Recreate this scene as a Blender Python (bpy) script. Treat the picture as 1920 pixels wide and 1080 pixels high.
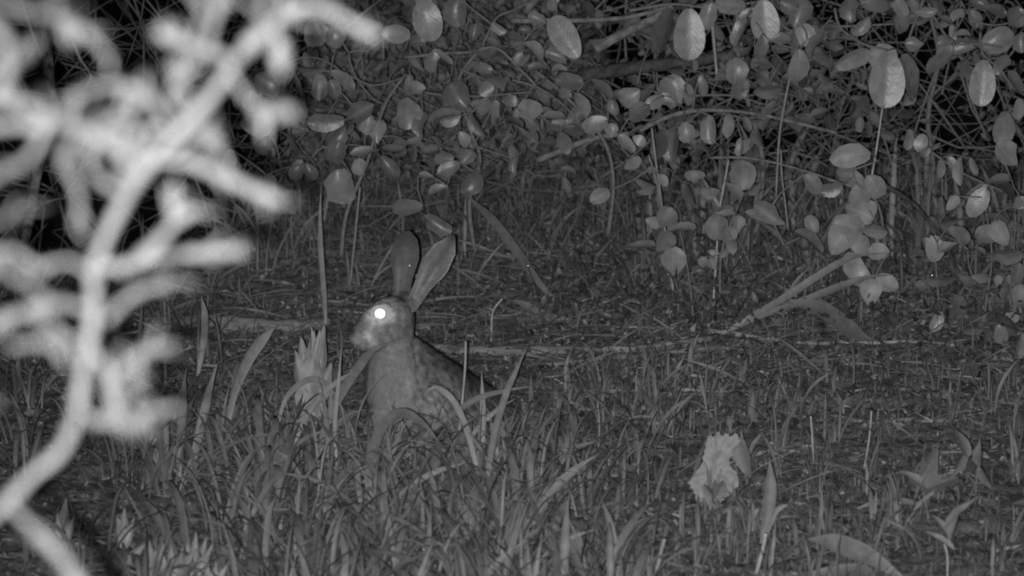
import bpy, math, random
import numpy as np
from mathutils import Vector, Matrix, noise

random.seed(7)
RR = random.Random(11)
for o in list(bpy.data.objects):
    bpy.data.objects.remove(o)
S = bpy.context.scene
COL = S.collection

# ------------------------------------------------------------------ camera
FPX = 8776.0                      # focal length in pixels of a 1920 wide frame
PITCH = math.radians(12.0)
CAM = Vector((0, 0, 1.92))
RIGHT = Vector((1, 0, 0))
FWD = Vector((0, math.cos(PITCH), -math.sin(PITCH)))
UP = Vector((0, math.sin(PITCH), math.cos(PITCH)))
cd = bpy.data.cameras.new('camera')
cam = bpy.data.objects.new('camera', cd)
COL.objects.link(cam)
cam.location = CAM
cam.rotation_euler = (math.pi / 2 - PITCH, 0, 0)
cd.sensor_width = 36
cd.lens = 36 * FPX / 1920
cd.clip_start = 0.05
cd.clip_end = 500
cd.dof.use_dof = True
cd.dof.focus_distance = 8.35
cd.dof.aperture_fstop = 7.1
S.camera = cam

# ------------------------------------------------------------------ night sky, very faint and colourless
w = bpy.data.worlds.new('World')
S.world = w
w.use_nodes = True
wn = w.node_tree
sky = wn.nodes.new('ShaderNodeTexSky')
sky.sky_type = 'NISHITA'
sky.sun_disc = False
sky.sun_elevation = math.radians(2)
sky.sun_rotation = math.radians(200)
bw = wn.nodes.new('ShaderNodeRGBToBW')
wn.links.new(sky.outputs[0], bw.inputs[0])
bg = wn.nodes['Background']
wn.links.new(bw.outputs[0], bg.inputs[0])
bg.inputs[1].default_value = 0.0015

# ------------------------------------------------------------------ the night camera's infrared lamp, beside the lens
ld = bpy.data.lights.new('infrared_illuminator', 'SPOT')
lamp = bpy.data.objects.new('infrared_illuminator', ld)
COL.objects.link(lamp)
lamp.location = CAM + RIGHT * -0.030 - UP * 0.016 - FWD * 0.02
_aim = CAM + FWD * 8 + RIGHT * 0.16 + UP * -0.05
lamp.rotation_euler = (_aim - lamp.location).to_track_quat('-Z', 'Y').to_euler()
ld.energy = 1950
ld.spot_size = math.radians(24)
ld.spot_blend = 1.0
ld.shadow_soft_size = 0.010
ld.color = (1, 1, 1)

S.view_settings.view_transform = 'Standard'
S.view_settings.look = 'None'
S.view_settings.exposure = 0
S.view_settings.gamma = 1
S.render.engine = 'CYCLES'
S.cycles.max_bounces = 6
S.cycles.diffuse_bounces = 3
S.cycles.transmission_bounces = 4
S.cycles.use_denoising = True
S.cycles.filter_width = 1.9
S.cycles.sample_clamp_indirect = 3


# ------------------------------------------------------------------ helpers
def P(px, py, d):
    """point of the place seen at a photograph pixel, d metres away"""
    return CAM + FWD * d + RIGHT * ((px - 960) / FPX * d) + UP * ((540 - py) / FPX * d)


def proj(v):
    r = v - CAM
    d = r.dot(FWD)
    return 960 + r.dot(RIGHT) / d * FPX, 540 - r.dot(UP) / d * FPX, d


def smooth(a, b, x):
    t = min(1, max(0, (x - a) / (b - a)))
    return t * t * (3 - 2 * t)


def gz(x, y):
    """ground height"""
    h = 0.018 * noise.noise(Vector((x * 2.1, y * 2.1, 0.3))) + 0.007 * noise.noise(Vector((x * 9, y * 9, 4.1)))
    edge = 10.3 - 1.0 * smooth(-0.42, -0.72, x) + 0.25 * noise.noise(Vector((x * 1.5, 0, 9)))
    t = max(0, y - edge)
    drop = 1.9 * (1 - math.exp(-(t * t) / 1.6))  # hollow shaped so the gaps behind the shrubs stay black
    bank = smooth(-0.62, -0.42, x) * (1 - smooth(0.12, 0.42, x))  # bank added to catch the lamp behind the shrubs
    rise = 0.8 * smooth(10.1, 11.6, y) + 0.05 * noise.noise(Vector((x * 5, y * 4, 2))) * smooth(9.9, 10.3, y)
    h += rise * bank - drop * (1 - bank)
    return h


def G(px, py):
    """where the sight line through a pixel meets the ground"""
    dr = (P(px, py, 1) - CAM).normalized()
    t = CAM.z / -dr.z
    for _ in range(3):
        p = CAM + dr * t
        t = (CAM.z - min(0.05, max(-0.05, gz(p.x, p.y)))) / -dr.z
    p = CAM + dr * t
    return Vector((p.x, p.y, gz(p.x, p.y)))


def depth(v):
    return (v - CAM).dot(FWD)


class MB:
    def __init__(self):
        self.v, self.f, self.uv, self.t = [], [], [], []

    def add(self, vs, fs, uvs=None, tone=None):
        n = len(self.v)
        self.v += [tuple(a) for a in vs]
        self.f += [tuple(i + n for i in f) for f in fs]
        self.uv += uvs if uvs else [(0.5, 0.5)] * len(vs)
        self.t += [tone if tone is not None else 1.0] * len(vs)

    def tube(self, pts, rad, sides=6, rough=0.0, tone=None, cap=True):
        pts = [Vector(p) for p in pts]
        n = len(pts)
        vs, fs = [], []
        nv = None
        for i, p in enumerate(pts):
            a = pts[max(0, i - 1)]
            b = pts[min(n - 1, i + 1)]
            t = (b - a).normalized()
            if nv is None:
                nv = t.orthogonal().normalized()
            nv = (nv - t * nv.dot(t)).normalized()
            bn = t.cross(nv)
            for k in range(sides):
                an = 2 * math.pi * k / sides
                r = rad[i] if hasattr(rad, '__len__') else rad
                if rough:
                    r *= 1 + rough * noise.noise(p * 60 + Vector((k * 1.7, 0, 0)))
                vs.append(p + (nv * math.cos(an) + bn * math.sin(an)) * r)
        for i in range(n - 1):
            for k in range(sides):
                k2 = (k + 1) % sides
                fs.append((i * sides + k, i * sides + k2, (i + 1) * sides + k2, (i + 1) * sides + k))
        if cap:
            fs.append(tuple(range(sides))[::-1])
            fs.append(tuple((n - 1) * sides + k for k in range(sides)))
        self.add(vs, fs, tone=tone)

    def mesh(self, name, mat, sm=True):
        m = bpy.data.meshes.new(name)
        m.from_pydata(self.v, [], self.f)
        uvl = m.uv_layers.new(name='uv')
        li = np.empty(len(m.loops), dtype=np.int32)
        m.loops.foreach_get('vertex_index', li)
        uvl.data.foreach_set('uv', np.array(self.uv, dtype=np.float32)[li].ravel())
        at = m.attributes.new('tone', 'FLOAT', 'POINT')
        at.data.foreach_set('value', np.array(self.t, dtype=np.float32))
        if sm:
            m.polygons.foreach_set('use_smooth', np.ones(len(m.polygons), dtype=bool))
        m.materials.append(mat)
        m.update()
        return m


def link(name, data, parent=None):
    o = bpy.data.objects.new(name, data)
    COL.objects.link(o)
    if parent:
        o.parent = parent
    return o


def tag(o, label, cat, group=None, kind=None):
    if label:
        o['label'] = label
    if cat:
        o['category'] = cat
    if group:
        o['group'] = group
    if kind:
        o['kind'] = kind
    return o


def thing(name, label, cat, loc, group=None):
    o = link(name, None)
    o.location = loc
    o.empty_display_size = 0.02
    return tag(o, label, cat, group)


def child(name, mb_or_mesh, mat, root, sm=True):
    """a part given in world coordinates, hung under a root that only carries a location"""
    m = mb_or_mesh if isinstance(mb_or_mesh, bpy.types.Mesh) else mb_or_mesh.mesh(name, mat, sm)
    o = link(name, m, root)
    o.location = -Vector(root.location)
    return o


# ------------------------------------------------------------------ materials (infrared: colourless)
def grey(v):
    return (v, v, v, 1)


def mat_base(name, rough=0.7, spec=0.3):
    m = bpy.data.materials.new(name)
    m.use_nodes = True
    nt = m.node_tree
    b = nt.nodes['Principled BSDF']
    b.inputs['Roughness'].default_value = rough
    b.inputs['Specular IOR Level'].default_value = spec
    return m, nt, b


def leaf_mat(name, lo, hi, rough=0.42, spec=0.45, trans=0.25, vein=0.15, stuff=False, scale=60, veins=True, sheath=0.0):
    m, nt, b = mat_base(name, rough, spec)
    N, L = nt.nodes, nt.links
    uv = N.new('ShaderNodeUVMap'); uv.uv_map = 'uv'
    sep = N.new('ShaderNodeSeparateXYZ'); L.new(uv.outputs[0], sep.inputs[0])
    geo = N.new('ShaderNodeNewGeometry')
    nz = N.new('ShaderNodeTexNoise'); nz.inputs['Scale'].default_value = scale; nz.inputs['Detail'].default_value = 3
    L.new(geo.outputs['Position'], nz.inputs['Vector'])
    if stuff:
        at = N.new('ShaderNodeAttribute'); at.attribute_name = 'tone'; rnd = at.outputs['Fac']
    else:
        oi = N.new('ShaderNodeObjectInfo'); rnd = oi.outputs['Random']
    mr = N.new('ShaderNodeMapRange'); L.new(rnd, mr.inputs[0])
    mr.inputs[3].default_value = lo; mr.inputs[4].default_value = hi
    # mottling
    m1 = N.new('ShaderNodeMapRange'); L.new(nz.outputs[0], m1.inputs[0])
    m1.inputs[1].default_value = 0.3; m1.inputs[2].default_value = 0.7
    m1.inputs[3].default_value = 0.80; m1.inputs[4].default_value = 1.18
    mul = N.new('ShaderNodeMath'); mul.operation = 'MULTIPLY'
    L.new(mr.outputs[0], mul.inputs[0]); L.new(m1.outputs[0], mul.inputs[1])
    last = mul
    # midrib: |u-0.5| small
    sb = N.new('ShaderNodeMath'); sb.operation = 'SUBTRACT'; L.new(sep.outputs[1], sb.inputs[0]); sb.inputs[1].default_value = 0.5
    ab = N.new('ShaderNodeMath'); ab.operation = 'ABSOLUTE'; L.new(sb.outputs[0], ab.inputs[0])
    rib = N.new('ShaderNodeMapRange'); L.new(ab.outputs[0], rib.inputs[0])
    rib.inputs[1].default_value = 0.0; rib.inputs[2].default_value = 0.045
    rib.inputs[3].default_value = 1.0 + vein; rib.inputs[4].default_value = 1.0
    mul2 = N.new('ShaderNodeMath'); mul2.operation = 'MULTIPLY'; L.new(last.outputs[0], mul2.inputs[0]); L.new(rib.outputs[0], mul2.inputs[1])
    last = mul2
    if sheath:
        sh = N.new('ShaderNodeMapRange'); L.new(sep.outputs[0], sh.inputs[0])
        sh.inputs[1].default_value = 0.02; sh.inputs[2].default_value = 0.30; sh.inputs[3].default_value = 1 + sheath; sh.inputs[4].default_value = 1.0
        mul3 = N.new('ShaderNodeMath'); mul3.operation = 'MULTIPLY'; L.new(last.outputs[0], mul3.inputs[0]); L.new(sh.outputs[0], mul3.inputs[1])
        last = mul3
    comb = N.new('ShaderNodeCombineColor')
    for k in range(3):
        L.new(last.outputs[0], comb.inputs[k])
    L.new(comb.outputs[0], b.inputs['Base Color'])
    # relief: side veins
    hsum = nz.outputs[0]
    if veins:
        ad = N.new('ShaderNodeMath'); ad.operation = 'MULTIPLY_ADD'
        L.new(ab.outputs[0], ad.inputs[0]); ad.inputs[1].default_value = -0.8; L.new(sep.outputs[0], ad.inputs[2])
        sn = N.new('ShaderNodeMath'); sn.operation = 'MULTIPLY'; L.new(ad.outputs[0], sn.inputs[0]); sn.inputs[1].default_value = 52
        si = N.new('ShaderNodeMath'); si.operation = 'SINE'; L.new(sn.outputs[0], si.inputs[0])
        sa = N.new('ShaderNodeMath'); sa.operation = 'MULTIPLY_ADD'; L.new(si.outputs[0], sa.inputs[0]); sa.inputs[1].default_value = 0.035
        L.new(nz.outputs[0], sa.inputs[2])
        hsum = sa.outputs[0]
    bp = N.new('ShaderNodeBump'); bp.inputs['Strength'].default_value = 0.3; bp.inputs['Distance'].default_value = 0.003
    L.new(hsum, bp.inputs['Height']); L.new(bp.outputs[0], b.inputs['Normal'])
    if trans:
        tr = N.new('ShaderNodeBsdfTranslucent'); L.new(comb.outputs[0], tr.inputs[0])
        mx = N.new('ShaderNodeMixShader'); mx.inputs[0].default_value = trans
        L.new(b.outputs[0], mx.inputs[1]); L.new(tr.outputs[0], mx.inputs[2])
        L.new(mx.outputs[0], N['Material Output'].inputs[0])
    return m


def noisy_mat(name, lo, hi, scale=40, rough=0.85, spec=0.15, bump=0.5, dist=0.004, stretch=None, tone=False, detail=6, obj_random=False):
    m, nt, b = mat_base(name, rough, spec)
    N, L = nt.nodes, nt.links
    geo = N.new('ShaderNodeNewGeometry')
    mp = N.new('ShaderNodeMapping'); L.new(geo.outputs['Position'], mp.inputs[0])
    if stretch:
        mp.inputs['Scale'].default_value = stretch
    nz = N.new('ShaderNodeTexNoise'); nz.inputs['Scale'].default_value = scale; nz.inputs['Detail'].default_value = detail
    nz.inputs['Roughness'].default_value = 0.65
    L.new(mp.outputs[0], nz.inputs['Vector'])
    mr = N.new('ShaderNodeMapRange'); L.new(nz.outputs[0], mr.inputs[0])
    mr.inputs[1].default_value = 0.32; mr.inputs[2].default_value = 0.68
    mr.inputs[3].default_value = lo; mr.inputs[4].default_value = hi
    out = mr.outputs[0]
    if tone or obj_random:
        if tone:
            at = N.new('ShaderNodeAttribute'); at.attribute_name = 'tone'; src = at.outputs['Fac']
        else:
            oi = N.new('ShaderNodeObjectInfo')
            q = N.new('ShaderNodeMapRange'); L.new(oi.outputs['Random'], q.inputs[0]); q.inputs[3].default_value = 0.65; q.inputs[4].default_value = 1.3
            src = q.outputs[0]
        mu = N.new('ShaderNodeMath'); mu.operation = 'MULTIPLY'; L.new(out, mu.inputs[0]); L.new(src, mu.inputs[1])
        out = mu.outputs[0]
    comb = N.new('ShaderNodeCombineColor')
    for k in range(3):
        L.new(out, comb.inputs[k])
    L.new(comb.outputs[0], b.inputs['Base Color'])
    if bump:
        bp = N.new('ShaderNodeBump'); bp.inputs['Strength'].default_value = bump; bp.inputs['Distance'].default_value = dist
        L.new(nz.outputs[0], bp.inputs['Height']); L.new(bp.outputs[0], b.inputs['Normal'])
    return m


M = {}
M['soil'] = noisy_mat('soil', 0.08, 0.32, 42, 0.95, 0.05, 0.9, 0.012)
M['litter'] = noisy_mat('litter', 0.7, 1.2, 120, 0.85, 0.15, 0.3, 0.002, tone=True)
M['leaf'] = leaf_mat('shrub_leaf', 0.13, 0.29, 0.36, 0.45, 0.2)
M['leaf_hero'] = leaf_mat('broad_shrub_leaf', 0.215, 0.255, 0.36, 0.4, 0.15, vein=0.04)
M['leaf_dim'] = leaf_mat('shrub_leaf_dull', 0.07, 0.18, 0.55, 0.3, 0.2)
M['weed'] = leaf_mat('weed_leaf', 0.17, 0.27, 0.5, 0.35, 0.25, vein=0.25)
M['weed_dim'] = leaf_mat('weed_leaf_dull', 0.11, 0.16, 0.55, 0.3, 0.25, vein=0.25)
M['pale_leaf'] = leaf_mat('pale_leaf', 0.27, 0.36, 0.5, 0.35, 0.25, vein=0.2)
M['dry_leaf'] = leaf_mat('dry_leaf', 0.29, 0.36, 0.7, 0.2, 0.2, vein=0.25)
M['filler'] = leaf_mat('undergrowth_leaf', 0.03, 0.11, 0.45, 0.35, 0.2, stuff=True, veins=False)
M['blade'] = leaf_mat('grass_blade', 0.14, 0.28, 0.5, 0.35, 0.3, vein=0.18, veins=False, sheath=0.6)
M['grass'] = leaf_mat('grass_stuff', 0.08, 0.23, 0.55, 0.3, 0.3, vein=0.1, stuff=True, veins=False, sheath=0.6)
M['straw'] = noisy_mat('straw', 0.22, 0.36, 90, 0.6, 0.3, 0.2, 0.001, obj_random=True)
M['stem'] = noisy_mat('stem', 0.10, 0.19, 130, 0.7, 0.25, 0.3, 0.002)
M['branch'] = noisy_mat('branch_bark', 0.09, 0.24, 70, 0.9, 0.1, 0.6, 0.004)
M['darkbark'] = noisy_mat('dark_bark', 0.035, 0.10, 60, 0.9, 0.1, 0.8, 0.006)
M['lichen'] = noisy_mat('lichen_bark', 0.02, 0.36, 34, 0.9, 0.1, 0.8, 0.004)
M['stick'] = noisy_mat('weathered_wood', 0.08, 0.32, 45, 0.9, 0.1, 0.7, 0.006, stretch=(0.35, 1.6, 1.6))
M['palestick'] = noisy_mat('pale_wood', 0.20, 0.38, 60, 0.8, 0.15, 0.5, 0.003)
M['near'] = noisy_mat('near_shrub', 0.19, 0.26, 50, 0.8, 0.15, 0.4, 0.003)


def fur_mat(name, k):
    m, nt, b = mat_base(name, 0.9, 0.08)
    N, L = nt.nodes, nt.links
    at = N.new('ShaderNodeAttribute'); at.attribute_name = 'tone'
    geo = N.new('ShaderNodeNewGeometry')
    nz = N.new('ShaderNodeTexNoise'); nz.inputs['Scale'].default_value = 160; nz.inputs['Detail'].default_value = 3
    L.new(geo.outputs['Position'], nz.inputs['Vector'])
    mr = N.new('ShaderNodeMapRange'); L.new(nz.outputs[0], mr.inputs[0])
    mr.inputs[1].default_value = 0.3; mr.inputs[2].default_value = 0.7; mr.inputs[3].default_value = 0.9 * k; mr.inputs[4].default_value = 1.1 * k
    mu = N.new('ShaderNodeMath'); mu.operation = 'MULTIPLY'; L.new(at.outputs['Fac'], mu.inputs[0]); L.new(mr.outputs[0], mu.inputs[1])
    comb = N.new('ShaderNodeCombineColor')
    for q in range(3):
        L.new(mu.outputs[0], comb.inputs[q])
    L.new(comb.outputs[0], b.inputs['Base Color'])
    return m


M['hare'] = fur_mat('hare_coat', 1.05)
M['fur'] = fur_mat('hare_fur', 1.05)
m, nt, b = mat_base('eye_shine', 0.46, 0.5)
b.inputs['Base Color'].default_value = grey(0.95)
b.inputs['Metallic'].default_value = 1.0
M['eye'] = m
m, nt, b = mat_base('whisker', 0.4, 0.5)
b.inputs['Base Color'].default_value = grey(0.5)
M['whisker'] = m
m, nt, b = mat_base('dew', 0.25, 0.5)
b.inputs['Base Color'].default_value = grey(0.9)
b.inputs['Metallic'].default_value = 0.9
M['dew'] = m

# ------------------------------------------------------------------ ground
xs = list(np.linspace(-120, -3, 14)) + [-2.2, -1.8, -1.5] + list(np.linspace(-1.25, 1.25, 330)) + [1.5, 1.8, 2.2] + list(np.linspace(3, 120, 14))
ys = list(np.linspace(-20, 4.5, 10)) + [5.2, 5.8, 6.1] + list(np.linspace(6.3, 11.2, 430)) + list(np.linspace(11.4, 13, 30)) + list(np.linspace(13.5, 22, 12)) + list(np.linspace(26, 260, 14))
g = MB()
nx = len(xs)


def clods(x, y):
    if abs(x) > 1.3 or not 6.2 < y < 11.3:
        return 0
    return 0.008 * noise.noise(Vector((x * 26, y * 22, 7))) + 0.006 * abs(noise.noise(Vector((x * 60, y * 50, 3)))) + 0.003 * noise.noise(Vector((x * 120, y * 90, 1)))


gv = [(x, y, gz(x, y) + clods(x, y)) for y in ys for x in xs]
gf = [(j * nx + i, j * nx + i + 1, (j + 1) * nx + i + 1, (j + 1) * nx + i) for j in range(len(ys) - 1) for i in range(nx - 1)]
g.add(gv, gf)
ground = link('ground', g.mesh('ground', M['soil']))
ground['kind'] = 'structure'

# litter: chips of dead leaf, bark and straw lying on the soil (nobody could count them)
lt = MB()
for i in range(20000):
    px = RR.uniform(-60, 1980)
    py = RR.uniform(380, 1120) if RR.random() < 0.6 else RR.uniform(440, 800)
    c = G(px, py)
    c.z += RR.uniform(0, .008)
    a = RR.uniform(0, math.pi * 2)
    if RR.random() < 0.25:      # straw or twig bit
        ln, wd = RR.uniform(0.012, 0.05), RR.uniform(0.0012, 0.003)
        tone = RR.choice([0.06, 0.09, 0.12, 0.17, 0.3])
        dx = Vector((math.cos(a), math.sin(a), RR.gauss(0, .3)))
    else:
        ln, wd = RR.uniform(0.003, 0.012) * (1 if RR.random() < .9 else 2.2), RR.uniform(0.003, 0.009)
        tone = RR.choice([0.06, 0.09, 0.12, 0.15, 0.19, 0.26])
        dx = Vector((math.cos(a), math.sin(a), RR.gauss(0, .6)))
    dy = Vector((-math.sin(a), math.cos(a), RR.choice((-1, 1)) * RR.uniform(.4, 2.6)))
    mid = c + Vector((0, 0, .25 * wd))
    q = [c - dx * ln * .5, c + dy * wd * .5 - dx * ln * .15, c + dx * ln * .5, c - dy * wd * .5 + dx * ln * .12]
    lt.add([(v.x, v.y, max(v.z, c.z - 0.003)) for v in q] + [mid], [(0, 1, 4), (1, 2, 4), (2, 3, 4), (3, 0, 4)], tone=tone)
o = link('leaf_litter', lt.mesh('leaf_litter', M['litter'], False))
tag(o, 'dead leaf scraps and straw bits scattered over the soil', 'leaf litter', kind='stuff')


# ------------------------------------------------------------------ leaf and blade shapes (shared mesh data)
def leaf_mesh(name, mat, shape='oval', curl=0.12, fold=0.10, wave=0.0, seed=0, bite=0.0, n=6, q=4, holes=0):
    """unit leaf: base at the origin, tip at x = 1, half width 0.5, front side +Z"""
    rs = random.Random(seed)
    vs, uvs, fs = [], [], []
    ph = rs.uniform(0, 6)
    skew = rs.uniform(-0.06, 0.06)
    for i in range(n + 1):
        t = .5 - .5 * math.cos(math.pi * i / n)
        el = math.sqrt(max(0, 1 - (2 * t - 1) ** 2))
        if shape == 'oval':
            hw = 0.5 * el * (1 + .06 * (t - .5))
        elif shape == 'obovate':
            hw = 0.5 * el * (.80 + .38 * t)
        elif shape == 'heart':
            hw = 0.5 * el * (1.28 - .75 * t)
        else:  # lance
            hw = 0.5 * el * (1.15 - .75 * smooth(.35, 1, t))
        hw *= 1 + wave * rs.uniform(-1, 1)
        irr = (1 + rs.uniform(-.13, .13), 1 + rs.uniform(-.13, .13)) if n == 6 and 0 < i < n else (1, 1)
        for k in range(q + 1):
            s = k / q * 2 - 1
            x = t + (rs.uniform(-.03, .02) if n == 6 and k != 2 else 0)
            hk = hw * (1 - bite) if (bite and k > 2 and n == 6 and i in (3, 4)) else hw * (1 - bite * .6) if (bite and k < 2 and i == 5) else hw
            z = -curl * (t - 0.35) ** 2 * 1.6 + fold * abs(s) * hw * 1.6 + wave * 0.35 * math.sin(5 * t + ph + 2 * s) * abs(s) + 0.03 * math.sin(4 * t + ph)
            vs.append((x, s * hk * irr[0 if s < 0 else 1] + skew * math.sin(math.pi * t), z))
            uvs.append((t, k / q))
    for i in range(n):
        for k in range(q):
            a = i * (q + 1) + k
            if holes and 3 < i < n - 3 and 1 < k < q - 2 and rs.random() < holes:
                continue
            fs.append((a, a + q + 1, a + q + 2, a + 1))
    b = MB()
    b.add(vs, fs, uvs)
    return b.mesh(name, mat)


LV = [('oval', .10, .06, .02, 0), ('obovate', .14, .10, .04, 0), ('oval', -.14, .16, .05, 0), ('obovate', .25, .05, .05, 0), ('oval', .40, .22, .07, 0), ('obovate', -.10, -.14, .04, 0),
      ('oval', .2, .45, .05, 0), ('obovate', .5, .30, .08, 0), ('lance', .2, .25, .05, 0), ('oval', .25, .12, .09, .45), ('obovate', -.3, .35, .07, 0), ('oval', .15, -.25, .10, .25)]
LEAF = [leaf_mesh('leaf', M['leaf'], sh, cu, fo, wv, 20 + i, bi) for i, (sh, cu, fo, wv, bi) in enumerate(LV)]
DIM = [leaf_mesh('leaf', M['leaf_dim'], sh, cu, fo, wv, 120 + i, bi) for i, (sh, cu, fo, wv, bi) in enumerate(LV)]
WEED = [leaf_mesh('leaf', M['weed'], sh, cu, fo, wv, 40 + i) for i, (sh, cu, fo, wv) in enumerate(
    [('heart', .2, .12, .05), ('lance', .25, .16, .03), ('heart', .35, .08, .08), ('oval', .2, .2, .05)])]
PALE = [leaf_mesh('leaf', M['pale_leaf'], sh, cu, fo, wv, 60 + i) for i, (sh, cu, fo, wv) in enumerate(
    [('lance', .2, .22, .03), ('lance', -.15, .25, .02), ('oval', .3, .15, .14), ('heart', .35, .12, .16)])]


HERO = [leaf_mesh('leaf', M['leaf_hero'], 'oval', .12, .05, .0, 91, n=12, q=8), leaf_mesh('leaf', M['leaf_hero'], 'obovate', .16, .06, .0, 92, n=12, q=8)]
HOLED = leaf_mesh('leaf', M['weed_dim'], 'lance', .2, .12, .02, 71, n=26, q=14, holes=.06)


def place_leaf(root, mesh, px, py, ln, wd, ang, d, roll=None, pitch=None, rnd=RR):
    """a leaf whose middle is at pixel px, py, ln x wd pixels as seen, tip pointing to ang (0 right, 90 down)"""
    s = d / FPX
    a = math.radians(ang)
    if pitch is None:
        pitch = rnd.uniform(-0.35, 0.45)
    if roll is None:
        ratio = wd / max(1e-6, ln) / 0.58
        r0 = math.acos(max(0.62, min(1, ratio)))
        roll = r0 * rnd.choice((-1, 1)) + rnd.gauss(0, 0.16)
    X = (RIGHT * math.cos(a) - UP * math.sin(a)) * math.cos(pitch) - FWD * math.sin(pitch)
    Y0 = (-FWD).cross(X).normalized()
    Z0 = X.cross(Y0)
    Y = Y0 * math.cos(roll) + Z0 * math.sin(roll)
    Z = X.cross(Y)
    L_ = ln * s / max(0.75, math.cos(pitch))
    W_ = wd * s / max(0.6, abs(math.cos(roll)))
    c = P(px, py, d)
    base = c - X * (L_ * 0.5)
    R = Matrix((X, Y, Z)).transposed().to_4x4()
    o = link('leaf', mesh, root)
    mw = Matrix.Translation(base) @ R @ Matrix.Diagonal((L_, W_, (L_ + W_) * .5, 1))
    o.matrix_basis = Matrix.Translation(-Vector(root.location)) @ mw
    return base


def blade_mesh(name, mat, a0, a1, twist=0.0, fold=0.35, power=1.4, seed=0):
    """unit grass blade: base at origin, length 1, half width 0.5 (scaled in y), bending towards +X"""
    n = 8
    rs = random.Random(seed)
    vs, uvs, fs = [], [], []
    p = Vector((0, 0, 0))
    side = 0
    for i in range(n + 1):
        t = i / n
        ang = a0 + (a1 - a0) * t ** power
        hw = 0.5 * (0.35 + 0.65 * smooth(0, 0.35, t)) * (1 - smooth(0.62, 1.02, t) * 0.97)
        tw = twist * t
        T = Vector((math.sin(ang), 0, math.cos(ang)))
        Nn = Vector((-math.cos(ang), 0, math.sin(ang)))
        B = Vector((0, 1, 0))
        B2 = B * math.cos(tw) + Nn * math.sin(tw)
        N2 = Nn * math.cos(tw) - B * math.sin(tw)
        side += rs.uniform(-0.01, 0.012)
        c = p + Vector((0, 0, 0))
        for k, sgn in enumerate((-1, 0, 1)):
            # width is kept in a unit of 1/12 of the length
            vs.append(c + B2 * (sgn * hw / 12) + N2 * (abs(sgn) * hw * fold / 12) + Vector((0, side, 0)))
            uvs.append((t, k / 2))
        p = p + T / n
    for i in range(n):
        for k in range(2):
            a = i * 3 + k
            fs.append((a, a + 1, a + 4, a + 3))
    b = MB()
    b.add(vs, fs, uvs)
    return b, (b.mesh(name, mat) if mat else None)


BL_P = [(0.05, 0.35, 0.4, 1.4), (0.1, 0.8, 0.2, 1.5), (0.12, 1.5, 0.1, 2.0), (0.2, 2.1, -0.2, 2.2), (0.25, 2.75, 0.1, 3.0), (0.3, 1.2, 0.9, 1.2),
        (0.1, 2.4, 0.0, 4.0), (0.0, 0.15, -0.8, 1.0), (0.45, 1.9, 0.3, 1.6), (0.15, 2.9, 0.0, 4.5)]
BLADE = [blade_mesh('blade', M['blade'], *p[:3], power=p[3], seed=i)[1] for i, p in enumerate(BL_P)]
BLRAW = [blade_mesh('x', None, *p[:3], power=p[3], seed=90 + i)[0] for i, p in enumerate(BL_P)]


def add_blade(root, mesh, base, length, width, heading, lean=0.0):
    o = link('blade', mesh, root)
    R = Matrix.Rotation(heading, 4, 'Z') @ Matrix.Rotation(lean, 4, 'Y')
    o.matrix_basis = Matrix.Translation(Vector(base) - Vector(root.location)) @ R @ Matrix.Diagonal((length, width * 12, length, 1))
    return o


def traced_blade(mb, pts, wd, d0, d1, fold=0.3, face=None, tone=1.0, tip=True, base_w=0.45):
    """a long blade through pixel points, running from depth d0 at its base to d1 at its tip"""
    pts = [Vector((p[0], p[1], 0)) for p in pts]
    # catmull-rom resample
    res = []
    n = len(pts)
    seg = max(3, int(12 / (n - 1)))
    for i in range(n - 1):
        a, b_, c, d = pts[max(0, i - 1)], pts[i], pts[i + 1], pts[min(n - 1, i + 2)]
        for k in range(seg):
            t = k / seg
            res.append(0.5 * ((2 * b_) + (c - a) * t + (2 * a - 5 * b_ + 4 * c - d) * t * t + (3 * b_ - a - 3 * c + d) * t ** 3))
    res.append(pts[-1])
    m_ = len(res)
    W3 = [P(p.x, p.y, d0 + (d1 - d0) * (i / (m_ - 1))) for i, p in enumerate(res)]
    vs, uvs, fs = [], [], []
    fdir = (-FWD + (face or Vector((0, 0, 0)))).normalized()
    for i, p in enumerate(W3):
        t = i / (m_ - 1)
        T = (W3[min(m_ - 1, i + 1)] - W3[max(0, i - 1)]).normalized()
        B = T.cross(fdir).normalized()
        Nn = B.cross(T)
        s = (d0 + (d1 - d0) * t) / FPX
        hw = wd * s * 0.5 * (base_w + (1 - base_w) * smooth(0, 0.4, t)) * ((1 - 0.95 * smooth(0.6, 1.0, t)) if tip else 1)
        for k, sg in enumerate((-1, 0, 1)):
            vs.append(p + B * (sg * hw) + Nn * (abs(sg) * hw * fold))
            uvs.append((t, k / 2))
    for i in range(m_ - 1):
        for k in range(2):
            a = i * 3 + k
            fs.append((a, a + 1, a + 4, a + 3))
    mb.add(vs, fs, uvs, tone)


def resample(pts, k=5):
    pts = [Vector(p) for p in pts]
    out = []
    n = len(pts)
    for i in range(n - 1):
        a, b_, c, d = pts[max(0, i - 1)], pts[i], pts[i + 1], pts[min(n - 1, i + 2)]
        for j in range(k):
            t = j / k
            out.append(0.5 * ((2 * b_) + (c - a) * t + (2 * a - 5 * b_ + 4 * c - d) * t * t + (3 * b_ - a - 3 * c + d) * t ** 3))
    out.append(pts[-1])
    return out


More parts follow.
